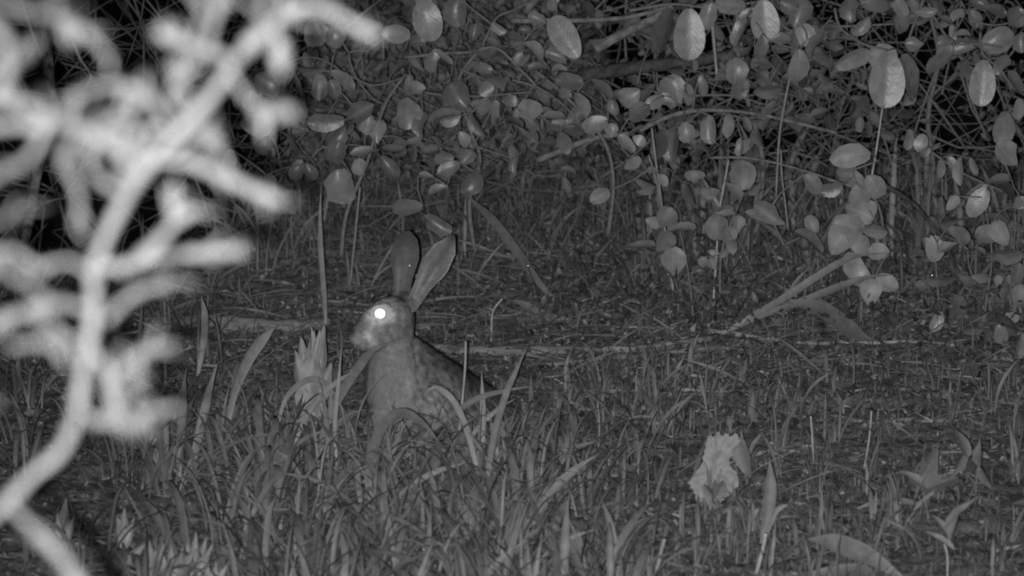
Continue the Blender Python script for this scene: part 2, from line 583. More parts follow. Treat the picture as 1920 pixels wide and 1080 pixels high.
# ------------------------------------------------------------------ shrubs and weeds with every leaf its own part
def grow(root, mat, bases, nodes, r=0.0011, maxlink=0.35):
    """join leaf bases to the branches, nearest first, the way twigs fork"""
    todo = list(bases)
    nodes = list(nodes)
    best = [(min(((b - q).length, k) for k, q in enumerate(nodes))) for b in todo]
    while todo:
        i = min(range(len(todo)), key=lambda j: best[j][0])
        b, (dist, k) = todo.pop(i), best.pop(i)
        a = nodes[k]
        if dist < maxlink:
            mid = (a + b) * .5 + Vector((RR.uniform(-.12, .12), RR.uniform(-.12, .12), RR.uniform(-.02, .16))) * dist
            rr = r * (0.8 + 1.1 * min(1, dist / 0.1))
            mb = MB()
            mb.tube(resample([a, mid, b], 3), [rr * 1.3] * 3 + [rr] * 3 + [rr * .7], 5)
            child('twig', mb, mat, root)
            ext = [mid, b]
        else:
            ext = [b]
        for q in ext:
            nodes.append(q)
            for j in range(len(todo)):
                dd = (todo[j] - q).length
                if dd < best[j][0]:
                    best[j] = (dd, len(nodes) - 1)


def plant(name, label, cat, base_px, leaves, branches, d, meshes, group=None, jitter=0.10, stem_mat='stem', fill=(), twig=0.0011):
    """leaves: (x, y, len, wid, ang); branches: (points, px radius, material or None, depth shift)"""
    root = thing(name, label, cat, G(*base_px), group)
    nodes = []
    extra = {}
    for pts, rad, mt, dd in branches:
        w3 = resample([P(p[0], p[1], d + dd + (p[2] if len(p) > 2 else 0)) for p in pts], 5)
        s = d / FPX
        n = len(w3)
        rr = [rad * s * (1.12 - 0.4 * i / n) * (1 + 0.15 * noise.noise(v * 25)) for i, v in enumerate(w3)]
        b = extra.setdefault(mt or stem_mat, []) 
        mb = MB(); mb.tube(w3, rr, 8, 0.12 if rad > 3 else 0.0)
        b.append(mb)
        nodes += w3
    if not nodes:
        nodes = [Vector(root.location)]
    bases = []
    rs = random.Random(hash(name) % 1000 if False else len(label) * 13 + int(base_px[0]))
    for i, lf in enumerate(list(leaves) + list(fill)):
        x, y, ln, wd, an = lf[:5]
        dd = d + rs.uniform(-jitter * 1.3, jitter * .3) if len(lf) < 7 else d + lf[6]
        p = P(x, y + ln * .3, dd)
        # keep clear of the ground
        while p.z < gz(p.x, p.y) + 0.012 and dd > 8:
            dd -= 0.05
            p = P(x, y + ln * .3, dd)
        mesh = lf[5] if len(lf) > 5 else rs.choice(meshes)
        if len(lf) == 5 and ln >= 74 and wd / ln > .5 and meshes is LEAF:      # the broad leaves that hang square to the lamp
            bases.append(place_leaf(root, HERO[i % 2], x, y, ln, wd, an, dd - .03, roll=rs.uniform(-.08, .08), pitch=rs.uniform(-.05, .1), rnd=rs))
            continue
        bases.append(place_leaf(root, mesh, x, y, ln, wd, an, dd, rnd=rs))
    grow(root, M[stem_mat], bases, nodes, twig)
    for mt, lst in extra.items():
        for mb in lst:
            child('branch' if mt != 'straw' else 'stalk', mb, M[mt], root)
    return root


def scatter(x0, x1, y0, y1, n, lo=18, hi=40, seed=1, keep=None):
    """leafy sprigs: leaves alternating along short arching twigs"""
    rs = random.Random(seed)
    out = []
    while len(out) < n:
        x, y = rs.uniform(x0, x1), rs.uniform(y0, y1)
        if keep and not keep(x, y):
            continue
        a = rs.uniform(0, 2 * math.pi)
        m_ = rs.randint(3, 6)
        size = rs.uniform(lo, hi)
        dd = rs.uniform(0.05, .28)
        bend = rs.uniform(-.25, .35)
        for j in range(m_):
            sd = 1 if j % 2 else -1
            la = a + sd * rs.uniform(.5, 1.1) if j < m_ - 1 else a
            ln = size * rs.uniform(.75, 1.15)
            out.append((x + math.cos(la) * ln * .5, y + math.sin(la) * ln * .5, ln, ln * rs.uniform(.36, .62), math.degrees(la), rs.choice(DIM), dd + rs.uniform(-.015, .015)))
            x += math.cos(a) * size * .55
            y += math.sin(a) * size * .55
            a += bend
    return out


LA = [(743, 64, 55, 36, 180), (589, 62, 55, 50, 90), (630, 70, 42, 40, 270), (581, 130, 56, 18, 180), (600, 163, 50, 34, 90), (644, 150, 56, 28, 35),
      (626, 167, 40, 25, 70), (677, 210, 56, 36, 150), (611, 229, 72, 38, 175), (708, 247, 44, 38, 90), (632, 257, 50, 34, 130), (644, 352, 70, 62, 70),
      (632, 288, 44, 40, 100), (558, 319, 44, 30, 110), (582, 323, 36, 28, 60), (681, 286, 48, 18, 170), (675, 315, 36, 30, 80), (739, 282, 48, 17, 5),
      (729, 313, 52, 30, 50), (500, 160, 60, 40, 40), (470, 190, 44, 30, 90), (480, 235, 60, 44, 20), (430, 300, 40, 30, 100), (690, 235, 40, 30, 100), (510, 345, 40, 24, 60)]
LB = [(803, 38, 80, 56, 75), (858, 22, 60, 50, 90), (787, 22, 70, 30, 70), (782, 78, 32, 22, 0), (811, 118, 42, 30, 90), (828, 109, 50, 18, 40), (782, 165, 32, 26, 180),
      (860, 179, 60, 48, 55), (762, 214, 60, 50, 90), (788, 233, 50, 30, 100), (834, 216, 64, 24, 170), (844, 225, 44, 20, 160), (930, 206, 36, 22, 80),
      (957, 190, 32, 22, 0), (995, 204, 50, 38, 10), (897, 237, 56, 20, 60), (908, 200, 36, 24, 120), (910, 167, 30, 30, 60), (830, 299, 42, 26, 165), (842, 316, 46, 28, 155),
      (876, 295, 34, 26, 130), (963, 311, 26, 18, 90), (885, 344, 50, 36, 130), (764, 389, 60, 34, 180), (822, 420, 60, 34, 30), (984, 56, 24, 18, 0), (1008, 37, 36, 26, 200),
      (1001, 95, 52, 24, 40), (973, 109, 26, 18, 110), (967, 77, 30, 11, 180), (1010, 127, 40, 18, 180), (890, 60, 34, 22, 100), (935, 52, 34, 20, 30), (905, 128, 36, 20, 10),
      (870, 262, 34, 22, 60), (800, 330, 30, 14, 0), (820, 355, 40, 18, 160)]
LC = [(1038, 8, 30, 25, 90), (1060, 70, 92, 52, 238), (1043, 105, 45, 28, 200), (1048, 130, 32, 16, 180), (1067, 152, 54, 32, 10), (1130, 168, 52, 20, 45), (1060, 175, 28, 18, 30),
      (1092, 195, 46, 26, 60), (1115, 234, 54, 32, 160), (970, 212, 20, 16, 90), (1040, 220, 46, 16, 180), (1080, 218, 40, 26, 140), (1051, 233, 36, 18, 0), (1077, 247, 40, 16, 10),
      (1057, 268, 44, 28, 70), (1147, 245, 28, 26, 90), (1174, 270, 46, 22, 50), (1180, 181, 46, 40, 150), (1201, 212, 46, 34, 140), (1263, 171, 62, 52, 60), (1250, 190, 40, 30, 190),
      (1290, 177, 44, 24, 80), (1228, 190, 40, 26, 150), (1287, 248, 42, 34, 80), (1259, 268, 66, 34, 100), (1240, 270, 56, 22, 95), (1331, 243, 56, 34, 85), (1366, 235, 44, 24, 95),
      (1390, 276, 36, 16, 90), (1199, 264, 28, 20, 30), (1378, 132, 50, 42, 90), (1386, 160, 54, 38, 80), (1360, 150, 46, 15, 0), (1318, 160, 40, 20, 80), (1150, 200, 34, 20, 70)]
LD = [(1244, 58, 88, 36, 110), (1292, 64, 98, 60, 90), (1327, 28, 58, 36, 105), (1434, 38, 80, 54, 85), (1390, 62, 60, 26, 110), (1401, 25, 36, 18, 150), (1427, 88, 50, 26, 100),
      (1500, 25, 60, 42, 110), (1490, 74, 56, 20, 95), (1510, 64, 46, 40, 60), (1527, 86, 56, 24, 120), (1496, 125, 64, 40, 95), (1370, 8, 60, 34, 10), (1465, 75, 40, 22, 0), (1480, 10, 40, 30, 20)]
LE = [(1595, 20, 46, 40, 90), (1642, 5, 62, 42, 0), (1616, 49, 46, 24, 130), (1688, 43, 42, 28, 80), (1715, 82, 36, 28, 0), (1576, 74, 46, 15, 180), (1599, 109, 76, 32, 160),
      (1663, 148, 108, 68, 93), (1705, 145, 92, 36, 75), (1655, 110, 60, 50, 200), (1795, 29, 34, 22, 145), (1828, 35, 38, 24, 65), (1772, 78, 30, 26, 160), (1793, 103, 76, 26, 162), (1871, 74, 68, 48, 150),
      (1842, 155, 88, 50, 95), (1879, 122, 44, 28, 130), (1906, 32, 42, 36, 90), (1902, 155, 52, 24, 60), (1881, 240, 66, 42, 100), (1915, 80, 40, 30, 90), (1805, 68, 36, 12, 180), (1775, 40, 30, 14, 200),
      (1690, 15, 40, 26, 60), (1735, 22, 40, 20, 0), (1870, 20, 40, 26, 20), (1840, 8, 40, 26, 200), (1788, 60, 30, 16, 80), (1760, 115, 60, 26, 150), (1815, 135, 50, 22, 40), (1910, 205, 40, 26, 90)]

DB = 9.25
plant('leafy_shrub', 'low shrub with round dull leaves hanging behind the blurred pale branches', 'shrub', (650, 480), LA,
      [([(640, 480), (650, 400), (690, 300), (720, 200), (760, 140)], 4, None, 0.1), ([(690, 95), (655, 100), (668, 145), (700, 185), (725, 196)], 2.0, None, 0),
       ([(590, 130), (650, 140), (700, 160), (757, 145)], 2.0, None, 0.02), ([(585, 295), (610, 275), (640, 300), (660, 330)], 1.8, None, 0), ([(470, 200), (540, 120), (600, 110), (660, 150)], 2.2, None, .05)],
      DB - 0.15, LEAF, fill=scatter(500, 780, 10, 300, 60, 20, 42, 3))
plant('leafy_shrub', 'spreading shrub with oval leaves and thin arching twigs above the hare', 'shrub', (890, 470), LB,
      [([(890, 470), (880, 380), (900, 300), (880, 240), (860, 150), (905, 88)], 4, None, 0.1), ([(760, 108), (830, 100), (880, 98), (930, 90), (975, 130), (1010, 165)], 3.0, 'branch', 0),
       ([(905, 85), (930, 35), (960, 20), (1015, -5)], 2.2, None, 0), ([(780, 170), (830, 178), (900, 180), (1000, 172)], 2.0, None, 0), ([(860, 130), (910, 150), (930, 180), (880, 290)], 1.8, None, .03),
       ([(640, 60), (700, 10), (740, -15)], 3, 'branch', 0.05)],
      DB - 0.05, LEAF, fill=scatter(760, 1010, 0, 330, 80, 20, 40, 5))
plant('leafy_shrub', 'dense shrub of small curled leaves on a mossy horizontal branch', 'shrub', (1140, 440), LC,
      [([(1140, 440), (1150, 340), (1130, 260), (1060, 180), (1000, 130)], 4, None, 0.1), ([(960, 39), (1100, 38), (1180, 32), (1250, 14)], 5, 'branch', -.02), ([(1115, 92), (1170, 62), (1215, 40), (1262, 12)], 10, 'branch', .08),
       ([(1090, 142), (1200, 126), (1300, 115), (1400, 96)], 13, 'darkbark', .18), ([(1200, 245), (1250, 220), (1300, 208), (1350, 207), (1420, 214), (1500, 232), (1570, 250)], 4.2, 'branch', .02),
       ([(1290, 180), (1370, 179), (1437, 197)], 2.2, None, -.02), ([(960, 150), (1010, 165), (1060, 200), (1110, 260)], 2.2, None, 0), ([(1010, 300), (1070, 275), (1120, 258), (1180, 250)], 6, 'branch', .12)],
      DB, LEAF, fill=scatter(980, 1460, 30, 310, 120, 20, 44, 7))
plant('leafy_shrub', 'overhanging shrub with very large smooth oval leaves over a horizontal branch', 'shrub', (1420, 420), LD,
      [([(1420, 420), (1430, 300), (1400, 180), (1390, 90), (1380, 20), (1370, -40)], 5, None, 0.3), ([(1180, 20), (1260, 8), (1340, 14), (1440, 0)], 3, None, 0.03), ([(1440, -20), (1470, 50), (1530, 60), (1560, 30)], 2, None, 0.03),
       ([(1335, 40), (1340, 95), (1345, 150)], 3.2, 'straw', .08)],
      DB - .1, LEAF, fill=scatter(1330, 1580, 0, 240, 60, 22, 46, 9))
plant('leafy_shrub', 'tall shrub with two big overlapping leaves before a black hollow', 'shrub', (1720, 420), LE,
      [([(1720, 420), (1750, 330), (1740, 220), (1760, 110), (1745, 30), (1740, -30)], 5, None, 0.45), ([(1565, 15), (1578, 55), (1630, 88), (1662, 108)], 2.4, None, 0), ([(1560, 50), (1620, 48), (1690, 44), (1730, 42)], 2.2, None, 0.02),
       ([(1735, -10), (1712, 50), (1700, 85)], 3, None, .05), ([(1742, 18), (1775, 70), (1805, 115), (1820, 180), (1850, 260)], 2.2, None, .05), ([(1785, 85), (1835, 82), (1880, 88)], 2.2, None, -.03),
       ([(1838, 60), (1842, 100), (1875, 130), (1900, 165), (1925, 180)], 2.6, None, -.02), ([(1920, 190), (1890, 210), (1870, 220)], 2.0, None, -.02), ([(1800, 0), (1830, 40), (1885, 45), (1930, 20)], 2.0, None, 0)],
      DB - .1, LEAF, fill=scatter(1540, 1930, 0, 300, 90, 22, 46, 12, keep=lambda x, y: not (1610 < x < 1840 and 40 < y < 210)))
# drooping small-leaved sprig
plant('hanging_sprig', 'drooping sprig of small paired pale leaves at the end of a long stalk', 'sprig', (1900, 560),
      [(1704, 262, 40, 22, 95), (1727, 268, 36, 26, 110), (1764, 317, 36, 18, 95), (1799, 320, 54, 18, 95), (1826, 312, 36, 14, 70), (1755, 274, 22, 8, 330), (1784, 304, 26, 18, 60), (1735, 285, 24, 16, 140), (1846, 352, 14, 13, 80)],
      [([(1930, 560), (1925, 420), (1905, 372), (1860, 350), (1800, 322), (1745, 283), (1722, 262)], 2.4, None, 0)], 9.05, PALE[2:3] + LEAF[:2], jitter=.03)
# right hand weeds
plant('broadleaf_weed', 'weed with large crowded round pale leaves on a long upright stalk', 'weed', (1610, 590),
      [(1595, 293, 78, 44, 170, PALE[2]), (1599, 330, 60, 34, 30), (1612, 372, 50, 40, 80), (1632, 392, 34, 30, 60, PALE[3]), (1593, 422, 66, 42, 10, PALE[2]), (1575, 450, 62, 54, 120, PALE[3]), (1613, 457, 42, 36, 0, PALE[2]),
       (1640, 433, 46, 26, 10), (1647, 473, 42, 32, 180, PALE[2]), (1613, 513, 50, 38, 270, PALE[3]), (1633, 547, 52, 44, 90, PALE[3]), (1662, 530, 46, 34, 20, PALE[2]), (1560, 355, 44, 30, 160), (1600, 500, 60, 40, 250), (1640, 350, 50, 40, 60), (1610, 400, 60, 46, 200)],
      [([(1615, 600), (1612, 520), (1600, 430), (1605, 340), (1600, 300)], 2.5, None, .04), ([(1622, 395), (1640, 300), (1655, 200)], 2.2, 'straw', .02), ([(1568, 322), (1600, 318), (1650, 300)], 2, None, -.04)], 8.85, WEED[2:4] + LEAF[:2], jitter=.05, stem_mat='stem')
plant('broadleaf_weed', 'low tangled weed with mixed oval leaves beside the drooping sprig', 'weed', (1840, 620),
      [(1834, 380, 64, 38, 120), (1787, 382, 36, 22, 130), (1871, 338, 50, 20, 175), (1913, 380, 26, 28, 90), (1870, 410, 46, 18, 20), (1877, 437, 52, 40, 60), (1883, 480, 72, 28, 170), (1907, 513, 42, 26, 100), (1873, 527, 24, 18, 90),
       (1897, 527, 26, 16, 60), (1840, 520, 38, 18, 10), (1797, 577, 48, 36, 90), (1757, 603, 42, 26, 110), (1827, 580, 62, 22, 10), (1877, 627, 38, 30, 90), (1913, 555, 46, 32, 95), (1913, 650, 52, 26, 100), (1823, 620, 36, 16, 0), (1767, 527, 62, 20, 0), (1727, 537, 26, 18, 20),
       (1753, 467, 52, 36, 80, PALE[2]), (1777, 463, 42, 18, 330, PALE[0]), (1740, 457, 26, 14, 60, PALE[0]), (1890, 290, 60, 44, 40), (1850, 440, 46, 34, 200), (1800, 440, 50, 30, 30), (1900, 590, 40, 30, 120)],
      [([(1840, 630), (1850, 560), (1860, 480), (1850, 400)], 2.4, None, 0.02), ([(1760, 560), (1755, 500), (1750, 450)], 2, None, 0), ([(1900, 640), (1895, 560), (1900, 480), (1905, 400)], 2, None, 0)], 8.8, WEED[1:] + LEAF[:2], jitter=.07,
      fill=scatter(1700, 1930, 430, 640, 40, 20, 42, 15))
plant('young_sapling', 'young sapling with heart-shaped leaves on two pale stalks', 'sapling', (1262, 545),
      [(1249, 409, 46, 40, 120), (1226, 415, 32, 24, 190), (1249, 456, 46, 38, 120), (1263, 492, 58, 50, 90, PALE[3]), (1277, 425, 56, 18, 180), (1197, 459, 62, 16, 180), (1185, 307, 38, 22, 150), (1209, 344, 46, 18, 200), (1209, 360, 36, 14, 170), (1125, 367, 42, 28, 150), (1243, 338, 26, 18, 60), (1225, 320, 24, 14, 0)],
      [([(1262, 545), (1250, 460), (1243, 400), (1232, 320), (1222, 240)], 2.6, 'straw', 0), ([(1243, 395), (1228, 330), (1216, 290)], 2, 'straw', -.01), ([(1300, 600), (1292, 520), (1275, 430)], 2.2, None, .02)], 8.95, WEED, jitter=.04)
plant('young_sapling', 'bushy seedling with drooping toothed leaves beside a cut pale stalk', 'sapling', (1350, 560),
      [(1391, 328, 58, 50, 90), (1377, 356, 42, 20, 225), (1416, 353, 36, 16, 325), (1443, 402, 70, 36, 35), (1344, 425, 52, 42, 100), (1358, 403, 36, 14, 180, PALE[1]), (1413, 409, 40, 18, 30, PALE[1]), (1358, 392, 38, 14, 180), (1319, 492, 22, 20, 90), (1336, 495, 24, 20, 60), (1358, 475, 24, 14, 320), (1338, 475, 22, 14, 200), (1374, 462, 28, 24, 80),
       (1302, 331, 26, 38, 90), (1330, 362, 22, 36, 90), (1520, 453, 72, 24, 35), (1523, 420, 38, 26, 240), (1524, 345, 48, 30, 50), (1385, 420, 34, 24, 90), (1365, 440, 30, 36, 60)],
      [([(1350, 560), (1352, 480), (1370, 420), (1390, 370), (1392, 340)], 2.2, None, 0), ([(1348, 395), (1357, 350), (1366, 300)], 2.6, 'straw', .05), ([(1338, 560), (1342, 500), (1346, 430)], 2.2, 'straw', .03), ([(1470, 460), (1450, 420), (1420, 395)], 2, None, .02)], 8.95, WEED, jitter=.05)

# small undergrowth leaves too many to count, deep in the shrubs
uf = MB()
raw = MB()
for i in range(3600):
    z = RR.random()
    if z < .62:
        px, py = RR.uniform(430, 1930), RR.uniform(-10, 330)
        d = RR.uniform(9.35, 9.85)
    else:
        px, py = RR.uniform(1000, 1930), RR.uniform(300, 600)
        d = depth(G(px, py + RR.uniform(25, 90))) + RR.uniform(-.05, .05)
    if 1640 < px < 1830 and 60 < py < 190 and RR.random() < .8:
        continue
    if noise.noise(Vector((px / 90, py / 90, 2))) < -0.22 and px > 1180 and py < 280:
        continue
    c = P(px, py, d)
    if c.z < gz(c.x, c.y) + 0.005:
        continue
    a = RR.uniform(0, 6.283)
    el = RR.uniform(-.6, .6)
    X = (RIGHT * math.cos(a) + UP * math.sin(a)) * math.cos(el) - FWD * math.sin(el)
    Nn = (-FWD + Vector((RR.gauss(0, .6), 0, RR.gauss(0, .6)))).normalized()
    Y = Nn.cross(X).normalized()
    Z = X.cross(Y)
    ln, wd = RR.uniform(.008, .030), RR.uniform(.003, .012)
    vs = [c, c + X * ln * .25 + Y * wd * .42, c + X * ln * .6 + Y * wd * .5, c + X * ln, c + X * ln * .6 - Y * wd * .5, c + X * ln * .25 - Y * wd * .42, c + X * ln * .3 - Z * wd * .15, c + X * ln * .65 - Z * wd * .15]
    uf.add(vs, [(0, 6, 1), (1, 6, 7, 2), (2, 7, 3), (0, 5, 6), (5, 4, 7, 6), (4, 3, 7)], [(0, .5), (.25, .9), (.6, 1), (1, .5), (.6, 0), (.25, .1), (.3, .5), (.65, .5)], RR.random())
for i in range(5200):
    z = RR.random()
    if z < .55:
        px, py = RR.uniform(330, 1930), RR.uniform(430, 700)
    elif z < .8:
        px, py = RR.uniform(1050, 1930), RR.uniform(680, 1090)
    else:
        px, py = RR.uniform(180, 1200), RR.uniform(800, 1100)
    if 640 < px < 985 and 640 < py < 890:
        continue
    if noise.noise(Vector((px / 60, py / 30, 6))) < -.12:
        continue
    c = G(px, py)
    c.z += RR.uniform(.0, .03) * RR.random()
    a = RR.uniform(0, 6.283)
    X = Vector((math.cos(a), .3 * math.sin(a), RR.uniform(-.2, .8))).normalized()
    Nn = (-FWD + Vector((RR.gauss(0, .7), 0, RR.gauss(0, .7)))).normalized()
    Y = Nn.cross(X).normalized()
    Z = X.cross(Y)
    ln = RR.uniform(.006, .022)
    wd = ln * RR.uniform(.15, .6)
    vs = [c, c + X * ln * .25 + Y * wd * .42, c + X * ln * .6 + Y * wd * .5, c + X * ln, c + X * ln * .6 - Y * wd * .5, c + X * ln * .25 - Y * wd * .42, c + X * ln * .3 - Z * wd * .15, c + X * ln * .65 - Z * wd * .15]
    uf.add(vs, [(0, 6, 1), (1, 6, 7, 2), (2, 7, 3), (0, 5, 6), (5, 4, 7, 6), (4, 3, 7)], [(0, .5), (.25, .9), (.6, 1), (1, .5), (.6, 0), (.25, .1), (.3, .5), (.65, .5)], RR.random() ** 2 * 1.6)
o = link('undergrowth_leaves', uf.mesh('undergrowth_leaves', M['filler']))
tag(o, 'mass of small leaves deep in the shrubs and over the soil', 'undergrowth', kind='stuff')

# ------------------------------------------------------------------ dark sapling trunk behind the near branches, and sticks
def stick(name, label, cat, pts, rad, mat, group=None, knots=0.3, sides=9, lift=0.6, parts=()):
    """a branch lying on the ground along pixel points"""
    w3 = []
    for p in pts:
        q = G(p[0], p[1])
        q.z += rad * 9.0 / FPX * lift
        w3.append(q)
    w3 = resample(w3, 6)
    n = len(w3)
    r0 = rad * depth(w3[0]) / FPX
    rr = [r0 * (1 + knots * noise.noise(v * 30) * 2) * (1.1 - .35 * i / n) for i, v in enumerate(w3)]
    root = thing(name, label, cat, w3[n // 2], group)
    mb = MB(); mb.tube(w3, rr, sides, knots)
    child('bark', mb, M[mat], root)
    for pp in parts:
        mb = MB()
        q = resample([G(a[0], a[1]) + Vector((0, 0, a[2])) for a in pp], 4)
        mb.tube(q, [r0 * .45 * (1 - .6 * i / len(q)) for i in range(len(q))], 6)
        child('side_twig', mb, M[mat], root)
    return root


stick('fallen_log', 'short mottled log half sunk in the soil behind the grass', 'log', [(340, 612), (440, 616), (540, 622), (620, 612)], 15, 'stick')
stick('fallen_branch', 'rough fallen branch lying on the soil behind the hare', 'branch', [(790, 655), (900, 664), (1010, 662), (1180, 660), (1340, 640)], 9, 'stick', parts=[[(1180, 660, .01), (1230, 640, .02), (1310, 622, .03)]])
stick('fallen_branch', 'long thin pale stick on the soil under the crossing grass blades', 'stick', [(1330, 622), (1400, 632), (1500, 645), (1600, 646), (1720, 643), (1790, 650)], 4, 'palestick')
stick('fallen_branch', 'thin pale bent twig lying between the rough branch and the saplings', 'twig', [(925, 572), (985, 590), (1060, 603), (1150, 614), (1270, 618)], 3, 'palestick', parts=[[(985, 590, .005), (950, 602, .01), (930, 601, .01)]])
stick('fallen_branch', 'dark crooked fallen stick with peeling bark before the rough branch', 'stick', [(1020, 690), (1130, 676), (1230, 668), (1330, 655), (1400, 660)], 5, 'stick')
stick('fallen_branch', 'short pale straw-like stick lying near the torn leaf', 'stick', [(1270, 732), (1320, 735), (1372, 737)], 3.4, 'palestick')
stick('fallen_branch', 'slender stick lying across bare soil below the pale stick', 'stick', [(1080, 733), (1180, 735), (1290, 741), (1420, 747)], 3, 'stick')
stick('fallen_branch', 'slim grey stick resting on the soil under the lobed leaf', 'stick', [(1440, 832), (1520, 838), (1600, 850), (1660, 870)], 2.5, 'palestick')
stick('fallen_branch', 'slim dark stick lying on soil right of the pale stick', 'stick', [(1500, 760), (1600, 790), (1700, 792), (1800, 790)], 3.5, 'stick')

root = thing('sapling_trunk', 'slim dark trunk patched with pale lichen behind the blurred branches', 'tree', G(40, 560))
mb = MB()
w3 = resample([P(70, -60, 9.3), P(84, 40, 9.3), P(92, 140, 9.28), P(104, 215, 9.27), P(75, 300, 9.25), P(58, 390, 9.2), P(45, 470, 9.1), P(40, 560, 8.95)], 7)
mb.tube(w3, [0.0105 * (1 + .25 * noise.noise(v * 22)) for v in w3], 10, .15)
child('trunk', mb, M['lichen'], root)
for pts in ([(62, 392, 9.2), (100, 375, 9.15), (135, 370, 9.1)], [(130, 60, 9.3), (150, 110, 9.3), (170, 150, 9.3), (120, 200, 9.28)], [(95, 150, 9.3), (60, 60, 9.3), (30, -30, 9.3)]):
    mb = MB(); q = resample([P(*a) for a in pts], 5)
    mb.tube(q, [.0035 * (1.1 - .6 * i / len(q)) for i in range(len(q))], 6, .1)
    child('branch', mb, M['lichen'], root)
root = thing('dead_branch', 'thin dark dead twig slanting through grass below the lichen trunk', 'twig', G(60, 760))
mb = MB(); q = resample([P(-30, 650, 8.4), P(20, 680, 8.4), P(70, 712, 8.35), P(130, 745, 8.3), P(190, 800, 8.2)], 5)
mb.tube(q, [.0028] * len(q), 6, .15)
child('twig', mb, M['branch'], root)
mb = MB(); q = resample([P(70, 712, 8.35), P(100, 690, 8.4), P(118, 660, 8.45)], 4)
mb.tube(q, [.0018] * len(q), 5)
child('side_twig', mb, M['branch'], root)
root = thing('dead_branch', 'dark broken stick leaning across grass beneath the drooping sprig', 'stick', G(1760, 470))
mb = MB(); q = resample([P(1628, 332, 9.0), P(1690, 366, 9.0), P(1725, 395, 8.98), P(1770, 450, 8.95), P(1790, 500, 8.92)], 5)
mb.tube(q, [.0055 * (1 + .3 * noise.noise(v * 50)) * (1 - .5 * i / len(q)) for i, v in enumerate(q)], 8, .25)
child('bark', mb, M['darkbark'], root)
root = thing('dead_branch', 'thin knotted twig crossing the tall grass above the seedling', 'twig', G(1500, 470))
mb = MB(); q = resample([P(1330, 296, 9.1), P(1400, 296, 9.1), P(1480, 312, 9.1), P(1560, 338, 9.1), P(1640, 372, 9.08), P(1660, 460, 9.05)], 5)
mb.tube(q, [.0026 * (1 + .35 * noise.noise(v * 60)) for v in q], 6, .2)
child('bark', mb, M['branch'], root)


# ------------------------------------------------------------------ single blades and stalks that stand out
def single_blade(label, pts, wd, d0, d1, name='grass_plant', mat='blade', group=None, face=None, fold=.3, base_w=.45, cat='grass', extra=()):
    b0 = P(pts[0][0], pts[0][1], d0)
    root = thing(name, label, cat, b0, group)
    mb = MB(); traced_blade(mb, pts, wd, d0, d1, fold, face, base_w=base_w)
    child('blade', mb, M[mat], root)
    for (pp, w2, e0, e1) in extra:
        mb = MB(); traced_blade(mb, pp, w2, e0, e1, fold, face, base_w=base_w)
        child('blade', mb, M[mat], root)
    return root


def gd(px, py):
    return depth(G(px, py))


d = gd(1360, 628)
single_blade('broad leaning grass plant with two long blades crossing towards the round pale leaves', [(1352, 628), (1420, 590), (1470, 560), (1560, 502), (1610, 480), (1668, 474)], 15, d, d - .12, 'grass_plant', fold=.5, face=Vector((.1, 0, .5)), cat='grass',
             extra=[([(1352, 628), (1430, 592), (1500, 568), (1570, 540), (1630, 520), (1690, 514)], 15, d, d - .10), ([(1352, 628), (1440, 575), (1480, 565)], 10, d, d - .03)])
d = gd(1640, 650)
single_blade('wide torn leaf blade drooping to the pale stick on the soil', [(1478, 566), (1530, 576), (1570, 600), (1610, 630), (1648, 640)], 34, d + .02, d - .04, 'fallen_leaf', face=Vector((0, 0, .4)), base_w=.3, cat='leaf')
d = gd(1060, 585)
single_blade('long pale grass blade lying diagonally against the bare soil', [(1045, 568), (1010, 530), (975, 480), (930, 420), (895, 385), (858, 352)], 17, d, d + .25, face=Vector((0, 0, .2)))
single_blade('folded pale grass blade lying flat beside the rough branch', [(1075, 603), (1040, 596), (1010, 585), (975, 568), (950, 562)], 15, gd(1075, 606), gd(1000, 590), face=Vector((0, 0, .5)))
d = gd(612, 650)
single_blade('tall strap-like grass blade standing under the shrub behind the hare', [(611, 650), (610, 590), (606, 530), (601, 460), (600, 400), (603, 340)], 10, d, d - .05, face=Vector((.1, 0, 0)), base_w=.35)
d = gd(660, 540)
for lab, pts, rad, dd in [
        ('straight pale dry stalk standing between the strap-like blade and the ears', [(656, 538), (663, 470), (670, 400), (675, 350)], 2.4, d),
        ('pale dry stem rising through grass in front of the hare', [(852, 920), (858, 840), (866, 760), (872, 690), (873, 640)], 2.4, gd(855, 900)),
        ('thin pale stalk standing among tall grass below the big paired leaves', [(1455, 370), (1460, 270), (1468, 210), (1482, 140)], 2.2, 9.2),
        ('thin pale stalk beside the round pale leaves', [(1478, 430), (1472, 380), (1466, 330), (1464, 280)], 2.0, 9.1),
        ('short bleached stalk standing on soil behind the rough branch', [(921, 640), (922, 600), (926, 580), (942, 560)], 2.0, gd(921, 642)),
        ('bleached broken straw standing right of the torn leaf', [(1620, 880), (1630, 820), (1634, 770)], 2.2, gd(1620, 882)),
        ('bleached straw leaning at the edge of the bare soil', [(1525, 868), (1523, 820), (1520, 780)], 2.2, gd(1525, 870)),
        ('bright dry straw leaning in the grass at the lower edge', [(1228, 1085), (1238, 1040), (1246, 1010)], 4.0, gd(1228, 1100)),
        ('bright dry straw bundle standing at the right of the torn leaf', [(1418, 1075), (1430, 1030), (1436, 1000)], 4.0, gd(1418, 1090)),
        ('pale straw lying diagonally in front of the pale leaf rosette', [(528, 820), (560, 790), (590, 762), (620, 735)], 3.2, gd(540, 850)),
        ('pale stalk standing in the grass left of the torn leaf', [(1120, 860), (1124, 800), (1120, 750)], 2.0, gd(1120, 862))]:
    root = thing('dry_stalk', lab, 'stalk', P(pts[0][0], pts[0][1], dd))
    mb = MB(); q = resample([P(p[0], p[1], dd - .01 * i) for i, p in enumerate(pts)], 4)
    mb.tube(q, [rad * dd / FPX * (1 + .1 * noise.noise(v * 80)) for v in q], 6)
    child('stem', mb, M['straw'], root)
